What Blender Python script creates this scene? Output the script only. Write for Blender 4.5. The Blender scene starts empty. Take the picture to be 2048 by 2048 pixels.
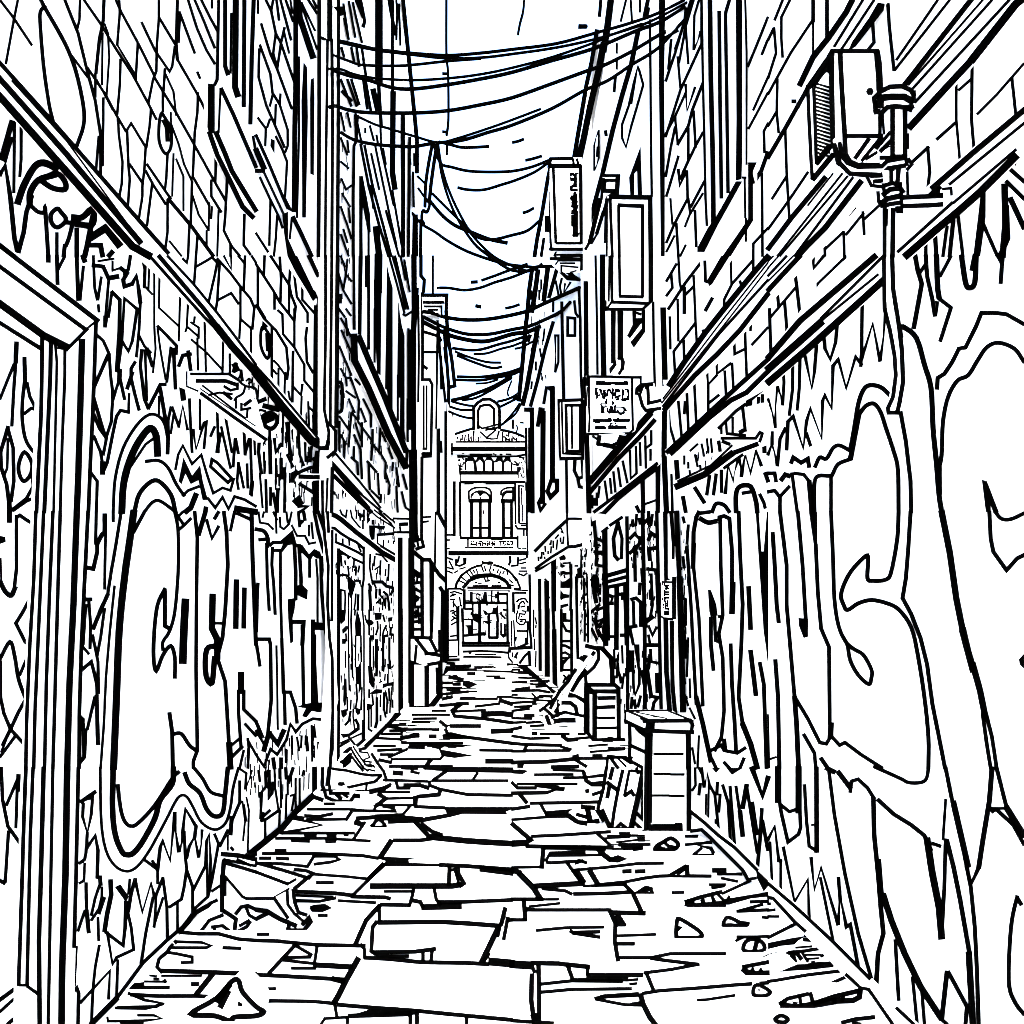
import bpy, math, random
from mathutils import Vector
from mathutils.geometry import tessellate_polygon
random.seed(4)

# ------------------------------------------------------------------ scene, camera
C = bpy.context.scene.collection
PX, PY, F, H = 980.0, 1208.0, 1166.0, 1.6      # vanishing point and focal length (in photo pixels), eye height
CAM = Vector((0, 0, H))
cd = bpy.data.cameras.new('camera')
cam = bpy.data.objects.new('camera', cd); C.objects.link(cam)
cam.location = CAM; cam.rotation_euler = (math.radians(90), 0, 0)
cd.sensor_width = 36; cd.lens = 36*F/2048
cd.shift_x = (1024-PX)/2048; cd.shift_y = (PY-1024)/2048
cd.clip_start = 0.05; cd.clip_end = 500
bpy.context.scene.camera = cam

# ------------------------------------------------------------------ materials
def mat(name, col, var=0.06, scale=6.0):
    m = bpy.data.materials.new(name); m.use_nodes = True
    nt = m.node_tree; b = nt.nodes['Principled BSDF']
    b.inputs['Roughness'].default_value = 0.9
    b.inputs['Specular IOR Level'].default_value = 0.0
    if var:
        n = nt.nodes.new('ShaderNodeTexNoise'); n.inputs['Scale'].default_value = scale
        tc = nt.nodes.new('ShaderNodeTexCoord')
        nt.links.new(tc.outputs['Object'], n.inputs['Vector'])
        r = nt.nodes.new('ShaderNodeValToRGB')
        r.color_ramp.elements[0].color = tuple(c*(1-var) for c in col)+(1,)
        r.color_ramp.elements[1].color = tuple(min(.9, c*(1+var)) for c in col)+(1,)
        nt.links.new(n.outputs['Fac'], r.inputs['Fac'])
        nt.links.new(r.outputs['Color'], b.inputs['Base Color'])
    else:
        b.inputs['Base Color'].default_value = tuple(col)+(1,)
    return m
WHITE = mat('white_plaster', (.80, .80, .80))
STONE = mat('white_stone', (.80, .80, .80), .05, 3)
PAINT = mat('white_paint', (.82, .82, .82), .03, 10)
INK = mat('black_ink', (.0002, .0002, .0002), 0)

# ------------------------------------------------------------------ planes
def ray(x, y): return Vector(((x-PX)/F, 1.0, -(y-PY)/F))
def gpt(x, y):                                  # a point of the ground seen at this pixel
    return CAM + ray(x, y)*(H*F/(y-PY))
class Plane:
    def __init__(s, p, n):
        s.p = Vector(p); s.n = Vector(n).normalized()
        if (CAM-s.p).dot(s.n) < 0: s.n = -s.n
    def hit(s, x, y):
        r = ray(x, y); d = r.dot(s.n)
        t = (s.p-CAM).dot(s.n)/d if abs(d) > 1e-6 else 60
        if t < 0 or t > 60: t = 60
        return CAM + r*t
    def off(s, d):
        if d > .011 and s.n.y > -.999 and abs(s.n.z) < .5: d *= .45      # relief on the walls is shallow
        return Plane(s.p+s.n*d, s.n)
def wall_plane(g1, g2):
    a, b = gpt(*g1), gpt(*g2); d = b-a
    return Plane(a, (d.y, -d.x, 0))
def facing(d): return Plane((0, d, 0), (0, -1, 0))
GROUND = Plane((0, 0, 0), (0, 0, 1))
L1 = Plane((-1.5, 0, 0), (1, 0, 0))
L2 = wall_plane((640, 1559), (801, 1416))
L3 = wall_plane((811, 1407), (860, 1352))
L4 = Plane((-.9811, 11, 0), Vector((5, .2, 0)))
L4F = facing(11.0)
FAR = facing(16.2)
R1 = Plane((1.6, 0, 0), (-1, 0, 0))
R2 = wall_plane((1330, 1558), (1172, 1408))
R3 = wall_plane((1122, 1379), (1066, 1337))

def T(i, j): return (512.0*i, 512.0*j, 512/1932)
def Z(x, y, s): return (float(x), float(y), s/1932)
SRC = (0.0, 0.0, 1.0)
WADD = 1.3

def smooth(P, closed):
    n = len(P); out = []
    rng = range(n if closed else n-1)
    for i in rng:
        if closed: p0, p1, p2, p3 = P[i-1], P[i], P[(i+1) % n], P[(i+2) % n]
        else:
            p1, p2 = P[i], P[i+1]
            p0 = P[i-1] if i else (2*p1[0]-p2[0], 2*p1[1]-p2[1])
            p3 = P[i+2] if i+2 < n else (2*p2[0]-p1[0], 2*p2[1]-p1[1])
        for k in range(4):
            t = k/4
            out.append(tuple(.5*((2*p1[a])+(-p0[a]+p2[a])*t+(2*p0[a]-5*p1[a]+4*p2[a]-p3[a])*t*t
                                 + (-p0[a]+3*p1[a]-3*p2[a]+p3[a])*t**3) for a in (0, 1)))
    if not closed: out.append(P[-1])
    return out

ALL = []
class Part:
    """One mesh being collected in world coordinates; build() turns it into ONE object."""
    def __init__(s, name, parent=None, m=None):
        s.name, s.parent, s.m = name, parent, m or WHITE
        s.v, s.f, s.mi = [], [], []; s.props = {}; s.ob = None
        ALL.append(s)
    def add(s, vs, fs, mi=0):
        o = len(s.v); s.v += [Vector(v) for v in vs]
        s.f += [[i+o for i in f] for f in fs]; s.mi += [mi]*len(fs)
        return s
    def prism(s, front, back, mi=0):            # two loops of the same length
        n = len(front)
        fs = [list(range(n)), list(range(2*n-1, n-1, -1))]
        fs += [[(i+1) % n, i, n+i, n+(i+1) % n] for i in range(n)]
        return s.add(list(front)+list(back), fs, mi)
    def box(s, x0, x1, y0, y1, z0, z1, mi=0):
        a = [(x0, y0, z0), (x1, y0, z0), (x1, y0, z1), (x0, y0, z1)]
        return s.prism(a, [(p[0], y1, p[2]) for p in a], mi)
    def bar(s, p, q, r, mi=1):                  # square bar from p to q
        p, q = Vector(p), Vector(q); d = q-p
        if d.length < 1e-6: return s
        d.normalize(); p = p-d*r; q = q+d*r
        u = d.cross(Vector((0, 0, 1)) if abs(d.z) < .9 else Vector((1, 0, 0))).normalized(); w = d.cross(u)
        c = [u*r+w*r, -u*r+w*r, -u*r-w*r, u*r-w*r]
        return s.prism([p+k for k in c], [q+k for k in c], mi)
    def tube(s, path, r, mi=0, n=8, caps=True):
        path = [Vector(p) for p in path]; k = len(path); vs, fs = [], []
        pu = None
        for i, p in enumerate(path):
            d = (path[min(i+1, k-1)]-path[max(i-1, 0)]).normalized()
            if pu is None: pu = d.cross(Vector((0, 0, 1)) if abs(d.z) < .9 else Vector((1, 0, 0)))
            u = (pu-d*pu.dot(d)).normalized(); pu = u; w = d.cross(u)
            rr = r[i] if isinstance(r, (list, tuple)) else r
            vs += [p+(u*math.cos(2*math.pi*j/n)+w*math.sin(2*math.pi*j/n))*rr for j in range(n)]
        for i in range(k-1):
            for j in range(n):
                fs.append([i*n+j, i*n+(j+1) % n, (i+1)*n+(j+1) % n, (i+1)*n+j])
        if caps: fs += [list(range(n-1, -1, -1)), list(range((k-1)*n, k*n))]
        return s.add(vs, fs, mi)
    def ink(s, pl, tile, text, off=.003, mi=1):
        """Lines drawn on a surface: 'width[s][c][f] x,y x,y ...' strokes, ';' or newline between them."""
        ox, oy, k = tile
        q = pl.off(off) if off else pl
        w, fl = 3.0, ''
        for line in text.replace(';', '\n').split('\n'):
            P = []
            for t in line.split():
                if ',' in t:
                    a, b = t.split(','); P.append((ox+float(a)*k, oy+float(b)*k))
                else:
                    num = ''.join(ch for ch in t if ch.isdigit() or ch == '.'); fl = ''.join(ch for ch in t if ch.isalpha())
                    if num: w = float(num)*k+WADD
            if len(P) < 2: continue
            closed = 'c' in fl
            if 'f' in fl:
                if 's' in fl: P = smooth(P, True)
                tr = tessellate_polygon([[Vector((a, b, 0)) for a, b in P]])
                s.add([q.hit(*p) for p in P], [list(t) for t in tr], mi)
                s.stroke(q, P, WADD, True, mi); continue
            if 's' in fl: P = smooth(P, closed)
            s.stroke(q, P, w, closed, mi, 't' in fl)
        return s
    def dashes(s, pl, x0, y0, x1, y1, n, ln, w=1.0, horizontal=False, off=.004, k0=0, k1=0):
        """n short ink dashes scattered over a worn patch; k0, k1 slope its upper and lower edge."""
        q = pl.off(off)
        for _ in range(n):
            u, v = random.random(), random.random()
            x = x0+(x1-x0)*u; y = (y0+k0*(x-x0))*(1-v)+(y1+k1*(x-x0))*v
            l = ln*random.uniform(.3, 1.2)
            b = (x+l, y+random.uniform(-.6, .6)) if horizontal else (x+random.uniform(-1.2, 1.2), y+l)
            s.stroke(q, [(x, y), b], w+WADD)
    def stroke(s, q, P, w, closed=False, mi=1, taper=False):
        n = len(P); A, B = [], []
        for i in range(n):
            a = P[i-1] if (i or closed) else P[i]; b = P[(i+1) % n] if (i < n-1 or closed) else P[i]
            def nrm(u, v):
                dx, dy = v[0]-u[0], v[1]-u[1]; l = math.hypot(dx, dy)
                return (dx/l, dy/l) if l > 1e-9 else None
            d1, d2 = nrm(a, P[i]), nrm(P[i], b)
            if d1 is None: d1 = d2
            if d2 is None: d2 = d1
            if d1 is None: return
            mx, my = -(d1[1]+d2[1]), d1[0]+d2[0]; l = math.hypot(mx, my)
            if l < .35: mx, my, sc = -d1[1], d1[0], 1.0
            else:
                mx, my = mx/l, my/l; sc = min(1.8, 2/l)
            h = w*.5*sc
            if taper: h *= 1-.75*i/(n-1)
            x, y = P[i]
            if not closed and i == 0: x, y = x-d2[0]*w*.3, y-d2[1]*w*.3
            if not closed and i == n-1: x, y = x+d1[0]*w*.3, y+d1[1]*w*.3
            A.append(q.hit(x+mx*h, y+my*h)); B.append(q.hit(x-mx*h, y-my*h))
        m = n if closed else n-1
        s.add(A+B, [[i, (i+1) % n, n+(i+1) % n, n+i] for i in range(m)], mi)
    def slab(s, pl, P, thick, w=0, back=0, tile=SRC, axis=None):
        """A raised board: its front outline as seen, on plane pl, and its thickness behind; w = line width of its edges."""
        ox, oy, k = tile
        if isinstance(P, str): P = [tuple(float(c) for c in t.split(',')) for t in P.split()]
        P = [(ox+a*k, oy+b*k) for a, b in P]
        fr = [pl.hit(*p) for p in P]
        if axis is None and pl.n.y < -.999: axis = (sum(fr, Vector())/len(fr)-CAM).normalized()
        elif axis is None and thick < .15 and abs(pl.n.z) < .5: thick *= .45
        d = (axis if axis else -pl.n)*thick
        bk = [p+d for p in fr]
        s.prism(fr, bk)
        if w:
            n = len(fr)
            for i in range(n):
                a, b = fr[i], fr[(i+1) % n]
                s.edge(a, b, w)
                if back: s.edge(bk[i], bk[(i+1) % n], back); s.edge(fr[i], bk[i], back)
        return s
    def edge(s, a, b, w):                       # an edge drawn as a thin tapered bar, w photo pixels thick
        a, b = Vector(a), Vector(b)
        ra, rb = .5*(w+WADD)*a.y/F, .5*(w+WADD)*b.y/F
        d = (b-a)
        if d.length < 1e-6: return
        d.normalize(); u = d.cross(Vector((0, 0, 1)) if abs(d.z) < .9 else Vector((1, 0, 0))).normalized(); v = d.cross(u)
        c = [u+v, v-u, -u-v, u-v]
        s.prism([a-d*ra+k*ra*.8 for k in c], [b+d*rb+k*rb*.8 for k in c], 1)
    def edges(s, pts, w, closed=False):
        for i in range(len(pts)-(0 if closed else 1)): s.edge(pts[i], pts[(i+1) % len(pts)], w)
        return s
    def build(s):
        me = bpy.data.meshes.new(s.name)
        base = Vector((0, 0, 0))
        if isinstance(s.parent, bpy.types.Object): base = s.parent.location.copy()
        elif isinstance(s.parent, Part): base = s.parent.base
        elif s.v:
            base = Vector((sum(v.x for v in s.v)/len(s.v), sum(v.y for v in s.v)/len(s.v), min(v.z for v in s.v)))
        s.base = base
        me.from_pydata([tuple(v-base) for v in s.v], [], s.f)
        me.materials.append(s.m); me.materials.append(INK)
        for p, i in zip(me.polygons, s.mi): p.material_index = i
        me.update()
        o = bpy.data.objects.new(s.name, me); C.objects.link(o); s.ob = o
        if isinstance(s.parent, bpy.types.Object): o.parent = s.parent
        elif isinstance(s.parent, Part): o.parent = s.parent.ob
        else: o.location = base
        for k, v in s.props.items(): o[k] = v
        return o
def thing(name, label, cat, loc, group=None):
    o = bpy.data.objects.new(name, None); C.objects.link(o); o.location = Vector(loc); o.empty_display_size = .1
    o['label'] = label; o['category'] = cat
    if group: o['group'] = group
    return o
def single(name, label, cat, group=None, m=None):
    p = Part(name, None, m); p.props = {'label': label, 'category': cat}
    if group: p.props['group'] = group
    return p
def structure(name, m=None):
    p = Part(name, None, m); p.props = {'kind': 'structure'}
    return p
def facade(part, pl, poly, depth, tile=SRC, w=0, axis=None):
    return part.slab(pl, poly, depth, w, tile=tile, axis=axis)
EXPOSURE = 3.7
# ================================================================== near left building
nl = thing('brick_building', 'near left building with block upper wall, sloping ledge and drip-stained lower wall by the door', 'building', (-1.5, 3, 0), 'buildings lining the alley')
wall = Part('wall', nl)
wall.box(-6, -1.5, -2, 5.14, 0, 7.6)
wall.ink(L1, T(0, 0), '''
18 0,0 100,130 240,340; 135,0 105,150 45,480
28s 310,0 340,60 450,250 520,390 580,560 630,800 630,950 580,1100
26s 340,45 305,90 305,200 330,500 370,780 400,910
16 520,390 660,580
22 490,0 590,250 660,540 720,760 760,1020
18 605,0 600,150 580,230; 635,0 760,180 870,360 1000,560 1130,800 1180,900
24 785,0 780,150 750,300 725,550
14 775,250 770,640; 815,260 825,430 805,720
18 900,0 905,90 885,340; 875,0 915,90 1040,320 1160,560; 1040,330 1025,600; 910,450 905,640 885,860
18 660,510 720,600 800,720 880,870 950,990; 720,560 720,730; 780,740 780,900 775,1250
12 880,330 1020,560; 790,180 820,260; 730,600 850,830
22 760,1020 760,1310
18 745,1030 725,1280; 890,900 900,1040 925,1220 920,1380 900,1490; 960,990 970,1250 980,1350 965,1570
18 960,980 990,930 1100,1110; 1100,1110 1090,1280 1075,1400 1075,1480 1050,1640; 980,1240 1075,1380
18 1070,170 1170,380 1280,540 1300,500 1320,350; 1200,0 1200,130 1185,330 1180,540 1155,600 1120,780; 1200,130 1320,330
22 1340,0 1330,330 1340,450
18 1340,450 1490,710 1560,850; 1355,90 1470,400
14 1360,110 1350,320
18 1170,590 1230,690 1330,850 1460,1080 1620,1370 1700,1510; 1230,690 1230,840; 1245,520 1235,680
14 1250,560 1310,690 1330,870; 1290,850 1290,920
18 1495,700 1490,850 1470,1000 1455,1350; 1140,830 1130,950 1105,1110
22sc 1215,860 1200,960 1205,1080 1250,1160 1290,1110 1290,980 1240,880
30 1235,910 1260,960 1265,1060
14 1290,930 1350,1090 1390,1240 1450,1370; 1310,1160 1300,1480; 1330,1200 1385,1330 1385,1590
18 1265,1160 1255,1350 1245,1430; 1110,1240 1240,1430 1290,1500; 1100,1290 1160,1400 1250,1540; 1150,1380 1110,1700
26 1270,1500 1440,1700 1610,1932
18 1265,1510 1265,1750 1245,1900; 1450,1380 1440,1690; 1430,1700 1420,1932; 1490,1790 1480,1932
14 1455,1480 1500,1620 1570,1730; 1580,1530 1575,1740; 1600,1560 1595,1650; 1650,1590 1640,1932; 1280,1820 1370,1932; 1560,1740 1560,1860
18 1460,1340 1580,1550; 1595,1360 1595,1480 1670,1600; 1630,1200 1625,1370; 1715,1340 1700,1640 1690,1740 1750,1860 1810,1932
18 1845,1620 1840,1850 1890,1920; 1740,1850 1740,1932
18 1490,545 1510,590
18 1420,0 1490,220 1560,380 1620,480; 1470,0 1540,160 1620,360; 1520,0 1590,140 1640,230
40 10,1200 90,920
22 110,920 105,1450; 90,1040 40,1220; 160,940 160,1200 150,1330
52s 135,1530 180,1400 260,1260 330,1230 430,1270
48s 225,1540 230,1450 290,1360 410,1320
40s 330,1340 430,1310 490,1370 490,1430 400,1420 320,1370
35 0,1320 40,1250 80,1500 110,1800 130,1890; 240,1480 200,1600 180,1750 140,1900
30s 230,1550 290,1600 340,1600 340,1560 350,1700 365,1932
32sc 430,1575 385,1620 395,1690 440,1715 500,1660 460,1600
30 500,1680 550,1680 520,1800 500,1850; 490,1850 480,1932
46s 550,1640 620,1640 690,1580 710,1620 690,1700 580,1690
40 700,1640 660,1850 640,1932
24 430,1760 430,1932
34 580,1730 580,1932
56 690,1790 800,1720 900,1850
36 690,1850 760,1850 775,1932; 820,1932 850,1900
''')
wall.ink(L1, T(0, 1), '''
35 365,0 365,40
28 430,0 435,210; 580,0 590,330
22 440,100 490,0; 605,330 630,80
36 625,0 640,40
20 705,0 715,240 735,330; 765,160 740,330; 742,370 748,420
28 700,70 780,80 820,170
20 820,190 795,480; 845,270 820,460
f 780,450 818,460 805,540 780,540
26 845,270 905,330 900,560 880,870
22c 940,320 920,640 970,720 1000,640 1035,400
22 920,650 890,870
36 830,165 890,155
14 740,40 860,20; 850,40 850,110 910,90
30 910,90 960,130 930,180 940,230 1000,210 1030,150 1050,270 1060,350
24 985,0 970,100 940,140
14 1070,0 1090,100 1085,240; 1100,60 1095,230 1150,290; 1130,20 1120,260
20 1060,350 1050,560 1030,760
18 1045,590 1090,680 1140,730
14 1165,60 1165,540 1175,700 1155,880; 1205,120 1200,390 1350,530; 1360,300 1350,640
22 1190,530 1260,600 1335,680 1330,740
14 1190,550 1210,700 1250,930; 1420,350 1410,540 1400,570; 1420,540 1500,610; 1440,500 1500,540 1500,620; 1470,460 1465,500; 1445,630 1490,670 1550,720
14 1545,500 1550,690 1555,870; 1490,620 1495,860; 1560,730 1680,860; 1685,650 1680,880; 1735,740 1735,890
24 1070,710 1060,830 1090,1080 1120,1150
18 1095,710 1110,1090
26 1110,700 1150,830; 1120,1150 1210,970 1250,970
20 1290,690 1260,950
26 1310,700 1325,1000
24 1020,800 990,850 990,920 1020,1050 1050,1160
28 1000,880 960,1000
18 975,1040 970,1180
34 905,860 900,950
24 910,940 940,1080
20 900,930 850,1100
22 735,600 780,640 825,740 835,900 850,1020 850,1100 840,1250 805,1360
26 815,750 715,980; 705,1060 790,1350
24 710,1200 750,1300 800,1370
22 710,1360 760,1480 770,1540; 805,1370 780,1500
24 975,1180 910,1165 880,1210 850,1350 810,1560 775,1640
38 775,1560 775,1640
22 690,1640 735,1700 728,1932
28 1210,1000 1250,1240 1270,1360 1265,1490
14 1200,1060 1200,1200
22s 855,1932 870,1680 930,1450 1030,1280 1120,1200 1190,1205 1240,1260 1265,1370
52s 920,1932 930,1750 960,1600 1020,1450 1090,1340 1140,1300 1180,1360 1190,1500
18 950,1720 980,1600 1100,1420 1170,1370
24s 1100,1550 1200,1545 1270,1600 1330,1720 1390,1810
32s 1015,1932 1050,1800 1130,1710 1200,1700 1290,1800 1325,1932
24s 1090,1932 1150,1860 1210,1850 1310,1920
18 1325,1610 1345,1500 1380,1430 1450,1570 1520,1500 1560,1640 1610,1790 1680,1750 1740,1770 1765,1680
f 1385,1520 1350,1700 1370,1720 1400,1640 1440,1720 1500,1690 1530,1840 1565,1830 1530,1700 1510,1580 1450,1660
20 1380,1810 1420,1770 1500,1740
22c 1600,1535 1590,1590 1720,1710 1750,1680 1640,1560
20 1540,1830 1570,1830 1625,1900 1680,1820 1725,1910 1770,1815 1850,1840 1932,1890
40 1480,1800 1440,1900 1400,1932
34 1555,1900 1550,1932
44 1780,1905 1932,1932
20 1290,1140 1270,1240 1270,1350; 1300,1140 1350,1290; 1350,1290 1380,1130 1415,1310
16 1310,1200 1290,1340
20 1430,1080 1440,1300 1450,1480; 1460,1310 1480,1460 1540,1260 1560,1250 1540,1450
16 1510,1080 1510,1310
18 1640,1160 1650,1480; 1670,1290 1740,1600; 1700,1200 1750,1480
28 1660,1340 1640,1480
20 1775,1380 1760,1590; 1780,1380 1800,1490; 1590,1360 1620,1290; 1840,1270 1850,1500; 1880,1380 1850,1500; 1890,1380 1900,1700 1890,1800
16 1920,1370 1925,1500
18 1800,1560 1790,1700 1800,1760; 1800,1560 1840,1750; 1865,1570 1870,1750; 1910,1700 1900,1810
26 1420,720 1440,860; 1350,830 1380,750 1440,740
40 1370,960 1385,1080; 1770,820 1790,860
20 1820,870 1830,940
''')
wall.ink(L1, T(0, 2), '''
22 728,0 722,240
32s 790,20 790,150 770,170 735,240
20 800,30 795,300 790,580
30 655,420 705,430 735,300 735,240
24 915,0 870,280 840,450 815,610
30 815,620 760,740 705,880
54s 1010,0 985,180 940,500 900,900 880,1400 858,1932
26 1090,0 1010,150
22 855,0 855,70
18 865,560 830,900 800,1250 785,1600 760,1932
22 790,730 760,950 735,1080; 670,660 685,860 680,1030; 700,930 740,1130 745,1370
18 650,700 630,1000
28 655,660 690,660
20 620,1010 670,1070
26 620,1190 690,1130 730,1290 735,1370
30 730,1390 740,1750
22 715,1400 660,1640
f 610,1530 640,1560 640,1640 610,1640
16 625,1610 630,1850 600,1880
22 650,1640 640,1850 600,1900
28s 1245,580 1190,700 1165,900 1160,1100 1180,1200 1230,1080 1290,1010 1320,1100 1320,1250
30 1245,600 1245,860 1280,880
24s 1320,0 1345,150 1345,450 1320,750 1280,900 1230,980 1230,1040
58 1400,670 1388,900 1380,1130
22 1320,0 1390,100 1440,50; 1390,100 1355,130
20 1380,0 1350,30
26 1470,0 1490,200 1485,500 1480,1200 1490,1800 1460,1880 1460,1932
34 1550,0 1500,170
24 1560,60 1600,200 1650,110
26 1650,0 1620,50
28 1690,0 1710,150 1720,400 1700,750 1680,950 1640,1100 1700,1280 1720,1600 1740,1932
22 1770,0 1740,140
24 1790,10 1900,60
30 1900,0 1905,300 1932,1000
48 1605,630 1600,880 1640,960 1640,1100
18 1620,840 1690,840
40s 1640,1010 1560,1040 1555,1230 1600,1290 1620,1100
40 1785,520 1780,870
34 1845,580 1840,870
48 1820,1220 1820,1360
24 1800,1350 1800,1500 1820,1780; 1830,1770 1750,1850
26 1840,1350 1840,1490 1932,1580
20 1820,1700 1750,1760
22 1850,1600 1932,1690
45 1730,1750 1740,1932
18 1840,1800 1810,1932; 1870,1710 1880,1800 1870,1932; 1870,1720 1932,1830
30 1280,1520 1300,1660 1305,1932
28s 1310,1675 1370,1675 1430,1760 1480,1800
''')
wall.ink(L1, T(0, 3), '''
20s 757,0 765,400 800,620 870,740 960,780 1040,740 1130,620 1250,400 1340,230 1400,210 1450,280 1520,410 1620,465 1700,420 1740,300 1760,150 1800,0
42s 855,0 850,300 870,500 920,630 960,655 1010,640 1080,550 1170,380 1210,240 1300,120 1310,0
28s 890,130 910,300 940,400 990,440 1050,410 1170,280 1300,80 1350,30
34s 1395,40 1430,120 1510,190 1560,310 1620,365 1680,340 1700,200 1720,0
26s 1465,0 1530,80 1590,180 1680,210
22c 610,250 630,270 625,370 660,490 690,350 700,220
28 620,250 720,180
22 660,490 650,640 640,690 600,720
26 660,600 720,510 740,620 735,830
18 640,720 635,850 600,870
24 650,870 655,1080
30 755,820 760,880
20 750,890 720,980 690,1110; 770,900 770,970 750,1060 690,1150; 640,1080 590,1230
30 655,1080 670,1240
34 835,850 840,960 810,1100 790,1230
20 740,1130 745,1300; 790,980 750,1100; 750,1340 720,1500 705,1640 690,1932
26 800,1240 930,1340 945,1200 950,1010
f 870,900 910,880 970,970 950,1010
22 810,1240 850,1480 880,1430 1010,1370 990,1200 965,1090
18 980,840 970,950
26 1020,840 990,950 970,1080; 1020,840 1075,1090 1140,870 1165,970
22 1155,980 1100,1250 1065,1480
18 1230,980 1160,1200; 1180,960 1165,1200
22 1230,830 1190,930 1175,970; 1230,830 1260,1050 1265,1300; 1100,700 1180,760
20 1150,700 1190,760 1190,870
26 1190,770 1210,600 1230,550 1285,700 1320,330 1350,640 1380,480 1400,310 1480,440 1470,520
22 1390,480 1400,680 1410,760 1390,900 1370,990 1280,1050
18 1340,1010 1340,1230
22 1410,680 1430,590 1470,520 1500,680 1525,470; 1410,770 1455,900 1455,1110
20 1460,920 1550,740 1560,550 1580,500 1590,700 1580,930
14 1560,560 1565,960
20 1620,500 1650,570 1600,850 1570,970 1470,1060
22 1660,590 1720,470
12 1720,510 1720,620; 1830,250 1850,400 1835,550; 1860,220 1880,320 1870,630
18 1600,930 1660,890
30 1750,370 1740,500
22 1810,100 1810,260 1750,400
16 1800,0 1860,40 1850,160 1900,20
20 1840,280 1855,400; 1745,600 1760,620
24 575,1350 560,1640
26 500,1740 580,1660 595,1700 590,1932
22 610,1770 830,1530 820,1740
20 700,1700 690,1932; 890,1450 880,1720
''')
wall.ink(L1, T(1, 1), '''
18 0,60 130,260 180,350 290,490; 15,90 15,380 70,470; 65,0 60,150; 110,0 170,90 245,210; 180,10 190,170 185,340
18 0,370 60,470 150,560 230,690 245,850 235,930; 140,280 140,400; 260,90 250,210 265,290 300,380 290,480
16 290,150 310,310 390,430 390,500; 350,240 350,330 440,430
f 50,490 90,530 45,570 30,640
20sc 45,540 38,680 80,770 100,740 100,600
28 85,590 90,710
16 165,410 200,440 205,590 290,690 365,820 365,940 430,1020; 250,210 250,430; 290,400 290,690
18 120,540 120,940; 385,540 375,620 385,800 430,880; 280,720 275,1100; 275,980 340,1050 350,970
14 135,790 165,820 215,890; 170,850 170,1030; 130,860 155,890; 220,880 215,1060; 245,1020 260,1110; 345,1060 340,1200; 395,1100 400,1280; 400,1140 430,1170
40 475,0 458,400 452,1000 445,1340
14 0,1010 15,1090
28 20,1100 70,1080
24sc 60,1270 30,1230 100,1180 155,1210 150,1270 110,1300
30 60,1240 120,1210; 0,1300 70,1390
36 60,1130 170,1160
14 205,1190 200,1440
20 230,1260 270,1540; 245,1260 255,1500
18 320,1310 330,1500 360,1580
14 370,1410 375,1550; 60,1480 65,1640; 150,1530 150,1720; 30,1640 50,1900
24 25,1380 20,1480 40,1640; 190,1530 190,1680
28 105,1400 110,1640
26 140,1380 150,1480 190,1420; 165,1760 160,1930
20 215,1600 220,1850; 75,1690 80,1932; 110,1750 110,1880; 130,1790 155,1932; 220,1640 215,1932
18 235,1500 280,1590; 420,1440 410,1550
45 452,1690 452,1932
f 270,1850 330,1800 360,1870 310,1890
24 320,1890 390,1890 330,1932
''')
wall.ink(L1, T(1, 2), '''
14 20,0 30,80 90,90 130,130
28s 0,130 60,145 90,200 85,260
24 25,210 70,205
22 80,240 85,500 100,740; 125,270 120,400 135,560 145,770
24 105,250 130,230 190,230 270,160 300,260
22 130,290 180,290
f 210,230 270,160 290,240 240,250 200,300 180,300
20 185,300 185,600 195,960 205,1360
26 290,250 300,450 300,660; 325,250 340,500 340,620
f 310,240 350,250 400,320 440,280 480,300 500,350 460,350 430,330 410,370 350,310 330,310
f 300,570 340,540 390,590 385,660 340,640 300,620
20 405,360 405,490
14 455,360 465,500 465,840
24 490,350 495,600 520,880 540,960 550,1200
28 510,340 530,500 560,900 575,1050
f 240,660 300,650 290,740 275,800 280,980 260,990 245,800
30 270,830 360,830 350,1000
24 350,860 360,1470
30 430,820 430,1440
f 430,830 520,840 530,890 450,890
20 445,930 445,1150 460,1440
26 525,880 545,1000 545,1300 535,1440
f 310,1470 370,1450 430,1440 540,1440 530,1500 470,1510 420,1500 380,1550 350,1540 380,1480
26 0,960 100,960 110,1000 115,1420 90,1680
24 5,1000 30,1160; 15,540 10,640 5,900
14 155,1010 160,1280 165,1640
24 195,960 210,1360 260,1360 300,1480 310,1590; 215,1370 220,1600
26s 0,1580 50,1700
36 100,1660 60,1800; 110,1680 165,1750 210,1650
18s 0,1650 60,1750
20 0,1830 60,1920 110,1790 160,1830 230,1720 260,1600 300,1660 350,1600 430,1560 520,1570
28 130,1860 140,1932; 190,1860 190,1932
14 225,1790 225,1890; 270,1690 275,1830; 310,1700 325,1800; 345,1690 340,1780; 420,1610 425,1880; 440,1620 450,1700; 470,1740 470,1880; 510,1640 520,1760
24 380,1700 390,1800
14 60,0 50,40; 150,0 155,160; 130,0 160,60; 180,40 185,110; 230,0 240,80; 270,0 250,90 210,130 180,110
20 320,0 330,110
24 330,90 350,70; 360,0 370,60
14 310,180 370,180 400,240 450,230; 270,100 310,180; 400,100 400,180; 420,80 430,200
24 440,0 470,150 520,330; 470,0 545,230
''')
wall.ink(L1, T(1, 3), '''
18 20,20 30,100; 70,30 75,140 45,180 35,380
24 100,20 95,230 120,190 130,110; 245,110 280,0; 225,0 230,80
14 140,0 145,150 170,310; 185,0 190,300; 230,200 225,380; 240,60 240,200; 260,210 290,200 270,320; 300,80 300,310; 330,80 330,270; 350,60 360,20
20 180,315 80,385 40,400; 60,340 40,400; 105,320 50,370
16 70,390 70,550; 180,330 175,440
30 440,0 440,200
''')
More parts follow.
